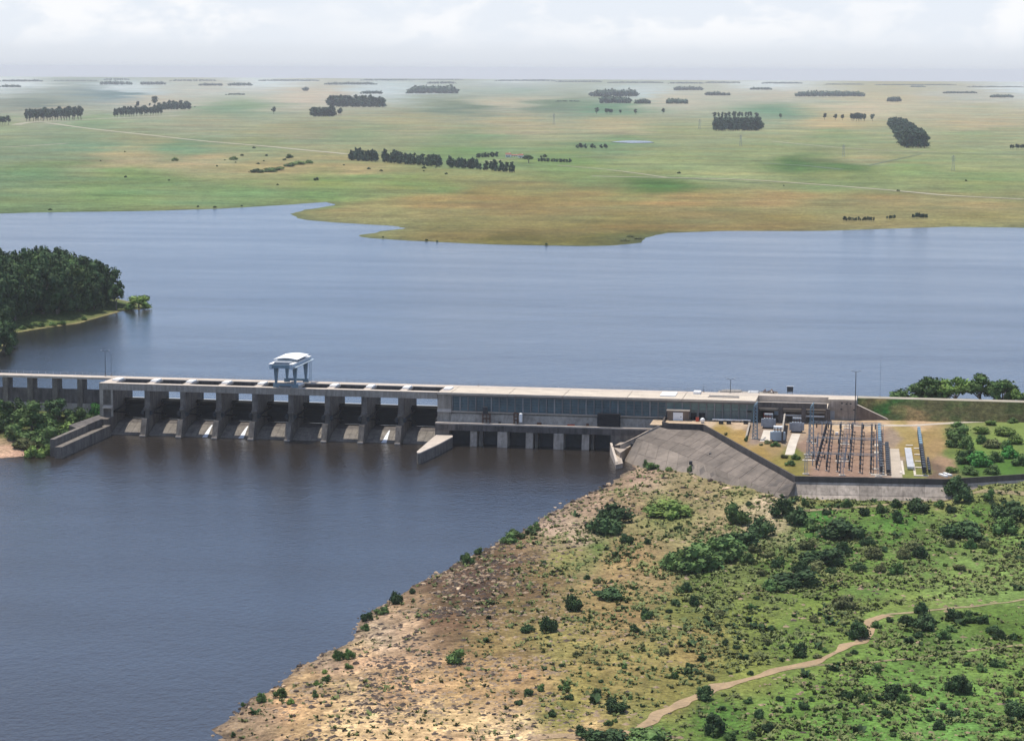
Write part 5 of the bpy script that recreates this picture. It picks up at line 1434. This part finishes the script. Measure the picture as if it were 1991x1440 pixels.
# bushes dotted over the pasture
for i, (px, py, w, m) in enumerate(sorted(((515, 334, 55, 'leaf_mid'), (540, 331, 40, 'leaf_light'), (580, 320, 36, 'leaf_light'), (560, 324, 30, 'leaf_mid'), (340, 313, 14, 'leaf_light'), (455, 311, 18, 'leaf_light'), (565, 308, 18, 'leaf_mid'), (615, 351, 12, 'leaf_dark'), (500, 336, 30, 'leaf_dark'), (600, 318, 20, 'leaf_light')))):
    P = gp(px, py)
    shrub(m, P, w * mpp(P), 9 * mpp(P), '%s bush in the thicket on the far pasture, %s from left' % (TONE[m], ORD[i]), 'bright thicket on the far pasture')
for i in range(26):
    px, py = rnd.choice(((rnd.uniform(330, 700), rnd.uniform(303, 328)), (rnd.uniform(20, 640), rnd.uniform(285, 405)), (rnd.uniform(690, 900), rnd.uniform(325, 340)), (rnd.uniform(1280, 1980), rnd.uniform(330, 400))))
    P = gp(px, py); w = rnd.uniform(3, 7) * mpp(P)
    shrub('leaf_dark', P, w * 1.3, w * 0.8, 'tiny dark bush dotted on the open far pasture', 'tiny bushes on the far pasture')
for px, py, w in ((98, 409, 9), (385, 403, 7), (418, 404, 9), (470, 401, 6), (829, 468, 8), (850, 470, 7), (1062, 476, 7), (1215, 468, 26), (1225, 461, 18), (1240, 465, 18), (745, 462, 7)):
    P = gp(px, py); shrub('leaf_dark' if w < 15 else 'leaf_olive', P, w * mpp(P), min(w * 0.6, 5) * mpp(P), 'low dark bush at the water edge of the far shore', 'bushes along the far shore')

# --- wooded headland
spots = []
for i in range(120):
    px = rnd.uniform(-40, 236); lo = 600 + (236 - px) * 0.13
    py = rnd.uniform(max(lo - 80, 560), lo - 4)
    if px > 170 and py < 575 + (px - 170) * 0.2: continue
    P = gh(px, py); d = float(sdist(P[0], P[1], HPOLY))
    if d < 3: continue
    spots.append((px, P, d < 16))
hn = {}
for px, P, front in sorted(spots, key=lambda q: q[0]):
    if front:
        z_ = 'left half of the front edge' if px < 110 else 'right half of the front edge'
    else:
        z_ = ('far left', 'left', 'left-centre', 'middle', 'right-centre', 'right', 'far right')[min(6, max(0, int((px + 30) / 32)))] + ' inner part'
    k = hn[z_] = hn.get(z_, -1) + 1
    kind = ('bushydark' if rnd.random() < 0.85 else 'bushy') if front or rnd.random() < 0.6 else 'broaddark'
    lab = 'dark tree in the %s of headland wood%s' % (z_, ', %s from left' % ORD[k] if k < 26 else '')
    tree(kind, P, (rnd.uniform(14, 19) if front else rnd.uniform(19, 25)) * (1.12 if px < 150 else 1.0), 0.8, lab, 'dense wood on the headland')
for px, py, h in ((8, 676, 16), (2, 655, 17), (-6, 690, 18), (14, 664, 12)):
    P = gh(px, py); tree('bushydark', P, h, 0.9, 'dark tree of the near clump cut by the left edge of the reservoir', 'near clump at the reservoir left edge')
P = gh(270, 600); tree('bushylight', P, 9.5, 1.5, 'low spreading light green tree at the tip of the headland')
P = gh(226, 602); tree('broaddark', P, 14, 0.8, 'dark upright tree just before the tip of the headland')
P = gh(249, 602); shrub('leaf_mid', P, 6, 4, 'low green shrub between the headland wood and its spreading tip tree')
for px, py in ((45, 640), (62, 637), (80, 635), (105, 633), (120, 631), (165, 622)):
    P = gh(px, py); shrub('leaf_mid', P, rnd.uniform(4, 6), 2.2, 'low green shrub on the sandy edge of the headland', 'shrubs on the sandy headland edge')

# --- trees behind the embankment crest
for px, h, w, lab in ((1764, 9, 1.7, 'low dark bushy tree, leftmost of the row behind the embankment crest'), (1806, 12.5, 1.15, 'broad green tree, second of the row behind the embankment'), (1822, 12, 1.1, 'green tree, third of the row behind the embankment'), (1858, 13.5, 1.2, 'tall light green tree, fourth of the row behind embankment'), (1905, 14, 1.2, 'tallest tree in the row behind the embankment'), (1948, 13, 1.15, 'wide green tree, second from right behind the embankment'), (1973, 9, 1.1, 'small green tree near the right end behind the embankment'), (1995, 8, 1.3, 'dark tree cut by the right edge behind the embankment')):
    X = xat(px, 34, 14)
    tree('broadlight' if px in (1858, 1973) else 'bushy' if px in (1764, 1822) else 'broad', (X, 34, 14.2), h * 1.08, w, lab)
for px in (1745, 1780, 1840, 1885, 1925):
    X = xat(px, 31, 15)
    shrub('leaf_dark', (X, 31, 15.5), 5, 4.5, 'dark undergrowth bush at the foot of the trees behind the embankment', 'undergrowth behind the embankment')

# --- left bank trees
for px, py, w, h, kind, lab in ((62, 842, 80, 68, 'bushy', 'big round olive-green tree on the left bank below the bridge'), (165, 806, 62, 52, 'bushybright', 'bright green tree between the bridge and the stepped wall'), (30, 815, 45, 45, 'bushydark', 'dark tree behind the big round tree on the left bank'), (115, 815, 55, 45, 'bushydark', 'dark tree filling the gap under the approach bridge'), (8, 812, 40, 38, 'bushy', 'green tree cut by the left edge under the bridge')):
    P = gl(px, py); s = mpp(P)
    tree(kind, P, h * s * 1.1, w / h * 1.15, lab)
for px, py, w, h, m, lab in ((100, 868, 60, 38, 'leaf_mid', 'large green bush on the left bank above the wall end'), (140, 846, 60, 30, 'leaf_light', 'light green bush beside the brown slab on the left bank'), (68, 890, 35, 26, 'leaf_light', 'bright bush at the water edge on the left bank'), (90, 885, 30, 24, 'leaf_light', 'light bush touching the end of the stepped wall'), (30, 858, 60, 30, 'leaf_mid', 'wide bush at the left edge of the left bank'), (5, 840, 40, 34, 'leaf_dark', 'dark bush at the left edge below the bridge'), (120, 862, 40, 28, 'leaf_mid', 'green bush in the middle of the left bank thicket'), (155, 826, 50, 34, 'leaf_mid', 'green bush below the bright tree by the bridge'), (185, 812, 30, 30, 'leaf_bright', 'bright green bush against the end pier of dam'), (45, 872, 40, 24, 'leaf_olive', 'olive bush above the bare pink soil on the left bank'), (85, 850, 50, 30, 'leaf_mid', 'bush under the big round tree on the left bank')):
    P = gl(px, py); s = mpp(P); shrub(m, P, w * s * 1.2, h * s * 1.15, lab)

# --- yard shrubs right of the switchyard and by the dry slope
YS = [(1868, 850, 60, 26, 'leaf_mid'), (1905, 842, 40, 20, 'leaf_mid'), (1852, 868, 34, 22, 'leaf_dark'), (1880, 872, 44, 28, 'leaf_dark'), (1908, 862, 26, 20, 'leaf_dark'), (1955, 845, 50, 22, 'leaf_mid'), (1930, 870, 40, 22, 'leaf_olive'), (1975, 862, 40, 22, 'leaf_mid'), (1865, 900, 46, 26, 'leaf_mid'), (1900, 905, 60, 28, 'leaf_bright'), (1935, 898, 40, 24, 'leaf_mid'), (1965, 890, 46, 28, 'leaf_bright'), (1985, 905, 40, 26, 'leaf_mid'), (1890, 922, 40, 20, 'leaf_dark'), (1925, 920, 36, 18, 'leaf_mid'), (1850, 918, 26, 16, 'leaf_mid'), (1846, 840, 24, 14, 'leaf_olive'), (1925, 826, 30, 14, 'leaf_mid'), (1970, 822, 26, 12, 'leaf_mid'), (1860, 828, 30, 12, 'leaf_dark'), (1885, 890, 40, 22, 'leaf_dark'), (1955, 872, 26, 18, 'leaf_dark')]
YS = [(a, b, c, d, {'leaf_dark': 'leaf_mid', 'leaf_mid': 'leaf_light' if i % 2 else 'leaf_mid'}.get(m, m)) for i, (a, b, c, d, m) in enumerate(YS)]
ys_n = {}
for px, py, w, h, m in sorted(YS):
    z_ = 'upper' if py < 875 else 'lower'; k = ys_n[z_] = ys_n.get(z_, -1) + 1
    P = gy(px, py); s = mpp(P); shrub(m, P, w * s, h * s, '%s shrub in the %s scrub right of the switchyard, %s from left' % (TONE[m], z_, ORD[k]), 'scrub right of the switchyard')
for px, py, w, h, m in ((1548, 893, 20, 14, 'leaf_mid'), (1492, 862, 18, 9, 'leaf_olive'), (1507, 868, 22, 12, 'leaf_mid'), (1480, 866, 10, 6, 'leaf_olive'), (1524, 890, 18, 10, 'leaf_olive'), (1536, 905, 22, 12, 'leaf_mid'), (1412, 846, 8, 8, 'leaf_olive'), (1450, 858, 8, 12, 'leaf_mid')):
    P = gy(px, py); s = mpp(P); shrub(m, P, w * s, h * s, 'weedy bush on the dry grass below the transformers', 'weeds below the transformers')

# --- right bank: named bushes
BIG = [(1198, 1016, 62, 46, 'leaf_dark', 'large dark bush on the pale gravel bank, rear one of two'), (1174, 1036, 66, 42, 'leaf_dark', 'large dark bush on the pale gravel bank, front one of two'), (1218, 1056, 26, 24, 'leaf_dark', 'small round dark bush below the two large gravel-bank bushes'),
 (1302, 1000, 80, 32, 'leaf_light', 'low bright yellow-green bush below the paved slope'), (1432, 1020, 46, 40, 'leaf_mid', 'rounded green bush left of the path to the paved slope'), (1484, 1042, 54, 46, 'leaf_dark', 'tall dark bush in the thicket under the retaining wall corner'),
 (1552, 1018, 44, 40, 'leaf_dark', 'dark bush near the retaining wall corner, right of the path'), (1520, 1002, 44, 34, 'leaf_dark', 'dark bush at the foot of the retaining wall corner'), (1640, 1045, 76, 36, 'leaf_dark', 'wide dark bush alone on the green meadow'), (1572, 1030, 36, 22, 'leaf_mid', 'small bush left of the wide meadow bush'),
 (1744, 1014, 22, 24, 'leaf_dark', 'small round bush on the green meadow right of the wide bush'), (1786, 994, 42, 32, 'leaf_dark', 'bush close to the retaining wall, above the meadow'), (1874, 1046, 78, 40, 'leaf_dark', 'largest dark bush at the right of the meadow'), (1968, 1012, 66, 46, 'leaf_dark', 'big dark bush near the right picture edge by the wall'),
 (1950, 1038, 46, 34, 'leaf_mid', 'green bush right of the largest meadow bush'), (1861, 965, 44, 40, 'leaf_dark', 'dark bush covering the bend of the parapet'), (1872, 976, 32, 26, 'leaf_dark', 'dark bush just below the parapet bend'), (1928, 970, 24, 20, 'leaf_mid', 'small bush on the track right of the parapet bend'),
 (1345, 1108, 96, 50, 'leaf_mid', 'big mounded green thicket at the edge of the dry ground'), (1395, 1086, 96, 46, 'leaf_mid', 'broad green thicket behind the mounded one'), (1440, 1066, 84, 44, 'leaf_dark', 'dark thicket leading to the wall corner bushes'), (1316, 1106, 50, 34, 'leaf_mid', 'left shoulder of the mounded thicket'),
 (1548, 1140, 96, 38, 'leaf_dark', 'long low dark bush in the middle of the scrub'), (1600, 1098, 86, 40, 'leaf_dark', 'broad dark bush above the long low one'), (1506, 1148, 44, 24, 'leaf_mid', 'green bush left of the long low dark bush'), (1700, 1085, 40, 26, 'leaf_olive', 'olive bush right of the broad dark bush'),
 (1115, 1186, 38, 40, 'leaf_dark', 'upright dark bush leaning right on the open dry ground'), (1190, 1162, 54, 24, 'leaf_dark', 'pair-like dark bush near the open dry ground'), (1027, 1228, 28, 18, 'leaf_dark', 'small rounded dark bush alone on brown ground'), (1066, 1228, 34, 40, 'leaf_dark', 'ragged tall bush below the upright leaning bush'),
 (893, 1286, 42, 26, 'leaf_mid', 'vivid green bush alone on the sandy ground'), (1257, 1200, 26, 22, 'leaf_dark', 'small dark bush in the centre of the dry ground'), (1390, 1424, 42, 40, 'leaf_dark', 'tall dark bush below the lower end of the track'), (1196, 1382, 46, 32, 'leaf_dark', 'dark bush left of the lower track end'),
 (1370, 1358, 36, 26, 'leaf_dark', 'dark bush on the upper edge of the lower track'), (1170, 1438, 90, 30, 'leaf_dark', 'wide dark bush at the bottom edge left of the track end'), (1250, 1440, 100, 28, 'leaf_mid', 'wide green bush at the bottom picture edge'), (1862, 1345, 46, 36, 'leaf_dark', 'bush at the right below the second faint track'),
 (1978, 1392, 56, 40, 'leaf_dark', 'dark bush at the right picture edge near the bottom'), (1735, 1360, 44, 32, 'leaf_dark', 'dark bush in the lower right scrub, alone'), (1800, 1222, 60, 36, 'leaf_dark', 'dark bush under the track near its right bend'), (1855, 1205, 34, 30, 'leaf_dark', 'bush touching the upper track near the right edge'),
 (1790, 1192, 28, 24, 'leaf_dark', 'bush on the edge of the upper track'), (1640, 1180, 50, 28, 'leaf_olive', 'olive bush above the track bend'), (1670, 1240, 40, 34, 'leaf_dark', 'dark bush on the inside of the track bend'), (1556, 1275, 34, 26, 'leaf_dark', 'dark bush just above the middle of the track')]
for px, py, w, h, m, lab in BIG:
    P = gb(px, py); s = mpp(P); shrub(m, P, w * s * 1.22, h * s * 1.12, lab)
# shrubs along the river edge
EDGE = sorted(((1038, 1032, 26, 22, 'leaf_mid'), (985, 1055, 40, 22, 'leaf_mid'), (1003, 1048, 40, 22, 'leaf_mid'), (932, 1076, 20, 14, 'leaf_mid'), (910, 1096, 28, 24, 'leaf_mid'), (900, 1086, 14, 12, 'leaf_dark'), (803, 1153, 16, 14, 'leaf_dark'), (773, 1172, 36, 32, 'leaf_dark'), (740, 1193, 34, 18, 'leaf_mid'), (714, 1206, 30, 24, 'leaf_dark'), (710, 1225, 20, 16, 'leaf_mid'), (660, 1282, 28, 22, 'leaf_mid'), (680, 1280, 24, 22, 'leaf_mid'), (678, 1300, 20, 12, 'leaf_mid'), (635, 1323, 22, 14, 'leaf_mid'), (632, 1308, 14, 10, 'leaf_light'), (545, 1355, 30, 22, 'leaf_mid'), (508, 1364, 22, 22, 'leaf_mid'), (565, 1368, 18, 14, 'leaf_light'), (610, 1356, 18, 16, 'leaf_mid'), (615, 1332, 14, 12, 'leaf_light'), (474, 1372, 12, 10, 'leaf_mid'), (495, 1388, 10, 10, 'leaf_mid'), (455, 1432, 12, 12, 'leaf_mid'), (1272, 912, 36, 14, 'leaf_mid'), (1257, 908, 14, 16, 'leaf_mid'), (1341, 918, 12, 16, 'leaf_mid'), (1300, 915, 18, 10, 'leaf_light')))
edge_n = {}
for px, py, w, h, m in EDGE:
    z_ = 'lower river edge' if px < 700 else 'upper river edge' if py > 1000 else 'foot of the paved slope'
    k = edge_n[z_] = edge_n.get(z_, -1) + 1
    P = gb(px, py); s = mpp(P); shrub(m, P, w * s, h * s, '%s shrub on the %s of the right bank, %s from left' % (TONE[m], z_, ORD[k]), 'shrubs on the ' + z_)
# zones of scattered shrubs: (px range, py range, count, size px, materials, label, group)
ZN = [((1560, 1760), (975, 1006), 6, (14, 28), ('leaf_dark', 'leaf_mid'), 'small shrub under the left part of the retaining wall', 'shrubs under the retaining wall, left part'),
      ((1770, 1985), (972, 1006), 6, (14, 28), ('leaf_dark', 'leaf_mid'), 'small shrub under the right part of the retaining wall', 'shrubs under the retaining wall, right part'),
      ((1440, 1620), (1066, 1130), 12, (18, 46), ('leaf_dark', 'leaf_mid', 'leaf_olive'), 'shrub in the left third of the middle scrub belt', 'middle scrub belt, left third'),
      ((1630, 1800), (1060, 1120), 10, (16, 40), ('leaf_dark', 'leaf_mid', 'leaf_olive'), 'shrub in the middle third of the middle scrub belt', 'middle scrub belt, middle third'),
      ((1810, 1985), (1060, 1110), 8, (14, 34), ('leaf_dark', 'leaf_mid', 'leaf_olive'), 'shrub in the right third of the middle scrub belt', 'middle scrub belt, right third'),
      ((1700, 1985), (1205, 1245), 12, (18, 40), ('leaf_dark', 'leaf_mid'), 'shrub between the two right-hand tracks', 'shrubs between the two tracks'),
      ((1480, 1690), (1195, 1280), 12, (14, 30), ('leaf_dark', 'leaf_mid', 'leaf_olive'), 'shrub above the middle of the dirt track', 'shrubs above the middle track'),
      ((1380, 1600), (1360, 1436), 14, (12, 32), ('leaf_dark', 'leaf_mid'), 'shrub at the bottom right of the lower track', 'shrubs below the lower track'),
      ((1600, 1800), (1295, 1436), 14, (12, 34), ('leaf_dark', 'leaf_mid'), 'shrub on the green slope at bottom, left of its right corner', 'shrubs on the bottom green slope'),
      ((1800, 1985), (1280, 1436), 12, (14, 36), ('leaf_dark', 'leaf_mid'), 'shrub in the bottom right corner', 'shrubs in the bottom right corner'),
      ((1100, 1290), (1120, 1230), 10, (10, 22), ('leaf_dark', 'leaf_mid', 'leaf_olive'), 'small shrub on the upper left dry ground', 'shrubs on the upper left dry ground'),
      ((1290, 1480), (1130, 1230), 14, (12, 28), ('leaf_dark', 'leaf_mid', 'leaf_olive'), 'small shrub on the upper right dry ground', 'shrubs on the upper right dry ground'),
      ((1080, 1480), (1240, 1330), 14, (10, 22), ('leaf_dark', 'leaf_mid', 'leaf_olive'), 'small shrub on the lower dry ground', 'shrubs on the lower dry ground'),
      ((1240, 1470), (950, 1060), 10, (10, 20), ('leaf_dark', 'leaf_mid'), 'small shrub on the stones below the paved slope', 'shrubs below the paved slope'),
      ((1000, 1250), (1340, 1430), 12, (12, 28), ('leaf_dark', 'leaf_mid'), 'shrub in the green hollow at the lower track end', 'green hollow shrubs')]
for (xa, xb), (ya, yb), n, (s0, s1), ms, lab, grp in ZN:
    for i in range(n):
        px, py = xa + (xb - xa) * (i + rnd.uniform(0.1, 0.9)) / n, rnd.uniform(ya, yb)
        P = gb(px, py)
        if float(P[1]) > float(y_par(P[0])) - 2.5: continue
        s = mpp(P); w = rnd.uniform(s0, s1) * s; m = rnd.choice(ms)
        shrub(m, P, w, w * rnd.uniform(0.55, 0.85), TONE[m] + ' ' + lab + ', ' + ORD[i] + ' from left', grp)

# --- scrub tufts and stones too many to count
def scatter_tufts(name, n, accept, size, m, seed, faces=7, kind='stuff'):
    r = np.random.RandomState(seed)
    X = r.uniform(125, 430, n * 6); Y = r.uniform(-470, -25, n * 6)
    Z = h_bank(X, Y); q = project(np.stack([X, Y, Z], -1))
    ok = (q[:, 0] > -20) & (q[:, 0] < 2020) & (q[:, 1] < 1470) & (Z > TW + 0.15) & (Y < y_par(X) - 1.8)
    pr = accept(q[:, 0], q[:, 1], X, Y)
    ok &= r.rand(len(X)) < pr
    X, Y, Z = X[ok][:n], Y[ok][:n], Z[ok][:n]; k = len(X)
    s = size[0] + (size[1] - size[0]) * r.rand(k) ** 2.2
    V = np.zeros((k, faces, 4, 3))
    for f in range(faces):
        a = r.rand(k) * 6.283; t = 0.5 + r.rand(k) * 1.6
        c = np.stack([X + r.normal(size=k) * s * 0.32, Y + r.normal(size=k) * s * 0.32, Z], -1)
        h = s * (0.5 + 0.7 * r.rand(k)); w = s * (0.25 + 0.3 * r.rand(k))
        dx = np.stack([np.cos(a) * w, np.sin(a) * w, 0 * w], -1); up = np.stack([-np.sin(a) * h * t * 0.8, np.cos(a) * h * t * 0.8, h], -1)
        V[:, f, 0] = c - dx; V[:, f, 1] = c + dx; V[:, f, 2] = c + dx * 0.8 + up; V[:, f, 3] = c - dx * 0.8 + up
    V[..., 2] -= 0.06
    me = bpy.data.meshes.new(name)
    nf = k * faces
    me.vertices.add(nf * 4); me.vertices.foreach_set('co', V.astype(np.float32).ravel())
    me.loops.add(nf * 4); me.loops.foreach_set('vertex_index', np.arange(nf * 4, dtype=np.int32))
    me.polygons.add(nf); me.polygons.foreach_set('loop_start', np.arange(0, nf * 4, 4, dtype=np.int32))
    me.update(calc_edges=True); me.materials.append(MT[m])
    tag(link(name, me), kind=kind)
def on_track(px, py):
    d = np.full(px.shape, 1e9)
    for (x0, y0), (x1, y1) in zip(TRACK[:-1], TRACK[1:]):
        t = np.clip(((px - x0) * (x1 - x0) + (py - y0) * (y1 - y0)) / ((x1 - x0) ** 2 + (y1 - y0) ** 2), 0, 1)
        d = np.minimum(d, np.hypot(px - x0 - t * (x1 - x0), py - y0 - t * (y1 - y0)))
    return d < 17
def green(px, py, X, Y):
    g = sstep(900, 1500, px + 0.45 * (1300 - py)) * 0.9 + 0.06
    cl_ = np.clip(0.5 + 2.4 * fbm(X / 13.0, Y / 13.0, 3, 201), 0.02, 1)
    mead = np.exp(-(((px - 1700) / 170) ** 2 + ((py - 1015) / 28) ** 2))
    stone = sstep(1500, 1390, px) * sstep(1070, 1000, py)
    return np.where(on_track(px, py), 0.0, g * cl_ * (1 - 0.9 * mead) * (1 - 0.75 * stone))
scatter_tufts('scrub', 20000, green, (0.2, 0.85), 'tuft', 301, 7)
scatter_tufts('dark_scrub', 1600, lambda a, b, X, Y: green(a, b, X, Y) ** 1.5 * np.clip(0.2 + 3 * fbm(X / 20.0, Y / 20.0, 3, 207), 0, 1), (0.4, 1.3), 'leaf_dark', 305, 12)
scatter_tufts('dry_scrub', 5200, lambda a, b, X, Y: np.where(on_track(a, b), 0, np.clip(1.1 - green(a, b, X, Y) * 1.3, 0, 1) * np.clip(0.4 + 2.4 * fbm(X / 9.0, Y / 9.0, 3, 209), 0, 1)), (0.2, 0.7), 'leaf_olive', 309, 6)
# stones
STN = []
for k in range(5):
    r = np.random.RandomState(900 + k)
    v = ICO_V * (0.72 + 0.5 * r.rand(len(ICO_V)))[:, None] * np.array([1.0, 0.75, 0.62])
    b = MB(); b.v = [tuple(x) for x in v]; b.f = ICO_F
    STN.append((b.mesh('rock', 'rock'), b.mesh('rock', 'darkrock')))
def rock(px, py, wpx, dark, label, group=None):
    P = gb(px, py); s = wpx * mpp(P) / 2
    o = link('rock', STN[rnd.randrange(5)][1 if dark else 0])
    o.location = (P[0], P[1], P[2] + s * 0.1); o.scale = (s, s * rnd.uniform(0.7, 1.3), s * rnd.uniform(0.6, 1.1)); o.rotation_euler = (rnd.uniform(-0.2, 0.2), rnd.uniform(-0.2, 0.2), rnd.uniform(0, 6.28))
    tag(o, label, 'rock', group)
for i in range(70):
    s = rnd.random() * (len(BANK) - 6) + 1; k = int(s); f = s - k
    px = BANK[k][0] * (1 - f) + BANK[k + 1][0] * f; py = BANK[k][1] * (1 - f) + BANK[k + 1][1] * f
    rock(px + rnd.uniform(-2, 9), py + rnd.uniform(-2, 7), rnd.uniform(6, 15), rnd.random() < 0.6, 'brown-grey rock lying at the waterline of the right bank', 'rocks at the right bank waterline')
for i in range(60):
    rock(rnd.uniform(1080, 1420), rnd.uniform(925, 1000), rnd.uniform(6, 16), rnd.random() < 0.5, 'tan rock in the boulder field below the paved slope', 'boulder field below the paved slope')
for i in range(80):
    s = rnd.random(); rock(820 + 180 * s + rnd.uniform(-50, 50), 1220 - 150 * s + rnd.uniform(-30, 40), rnd.uniform(6, 15), rnd.random() < 0.65, 'dark brown rock on the burnt-looking stony slope', 'dark stony slope rocks')
for i in range(80):
    rock(rnd.uniform(520, 1050), rnd.uniform(1290, 1436), rnd.uniform(6, 15), rnd.random() < 0.45, 'reddish flat rock on the sandy ground at the bottom', 'flat rocks on the sandy ground')
def rubble(name, n, accept, size, m, seed):
    r = np.random.RandomState(seed)
    X = r.uniform(125, 330, n * 8); Y = r.uniform(-470, -25, n * 8); Z = h_bank(X, Y)
    q = project(np.stack([X, Y, Z], -1))
    ok = (q[:, 0] > 300) & (q[:, 0] < 2010) & (q[:, 1] < 1470) & (Z > TW - 0.3) & (Y < y_par(X) - 1.8) & (r.rand(len(X)) < accept(q[:, 0], q[:, 1], X, Y))
    X, Y, Z = X[ok][:n], Y[ok][:n], Z[ok][:n]; k = len(X)
    s = (size[0] + (size[1] - size[0]) * r.rand(k) ** 2.5)
    base = np.array([(1, 0, 0), (0.2, 0.9, 0), (-0.9, 0.3, 0), (-0.3, -0.9, 0), (0.7, -0.6, 0), (0.1, 0.05, 0.42)], float)
    V = base[None] * (0.6 + 0.8 * r.rand(k, 6))[..., None] * s[:, None, None]
    a = r.rand(k) * 6.283; ca, sa = np.cos(a)[:, None], np.sin(a)[:, None]
    V = np.stack([V[..., 0] * ca - V[..., 1] * sa + X[:, None], V[..., 0] * sa + V[..., 1] * ca + Y[:, None], V[..., 2] + Z[:, None] - 0.05], -1)
    Fc = [(6 * i + p, 6 * i + q_, 6 * i + 5) for i in range(k) for p, q_ in ((0, 1), (1, 2), (2, 3), (3, 4), (4, 0))]
    me = bpy.data.meshes.new(name); me.from_pydata(V.reshape(-1, 3).tolist(), [], Fc); me.materials.append(MT[m]); me.update()
    tag(link(name, me), kind='stuff')
stony = lambda a, b, X, Y: np.clip(1.15 - sstep(850, 1350, a + 0.5 * (1250 - b)) , 0, 1) * np.clip(0.35 + 2.6 * fbm(X / 10.0, Y / 10.0, 3, 211), 0.04, 1)
rubble('rubble', 9000, stony, (0.25, 1.0), 'rock', 401)
rubble('dark_rubble', 10000, lambda a, b, X, Y: stony(a, b, X, Y) * (0.22 + 1.4 * np.exp(-(((a - 915 + (b - 1150) * 0.95) / 95) ** 2))), (0.25, 1.1), 'darkrock', 405)

# ================================================================== haze
hz = MB().box(-15500, 6500, -960, 28000, -6, 150).build('haze', 'white')
hz.data.materials.clear()
hm = bpy.data.materials.new('haze'); hm.use_nodes = True
nn = hm.node_tree.nodes; nn.remove(nn['Principled BSDF'])
pv = nn.new('ShaderNodeVolumePrincipled')
pv.inputs['Color'].default_value = (0.97, 0.975, 0.98, 1)
pv.inputs['Density'].default_value = HAZE
pv.inputs['Anisotropy'].default_value = 0.0
hm.node_tree.links.new(pv.outputs[0], nn['Material Output'].inputs['Volume'])
hz.data.materials.append(hm)
tag(hz, kind='stuff')
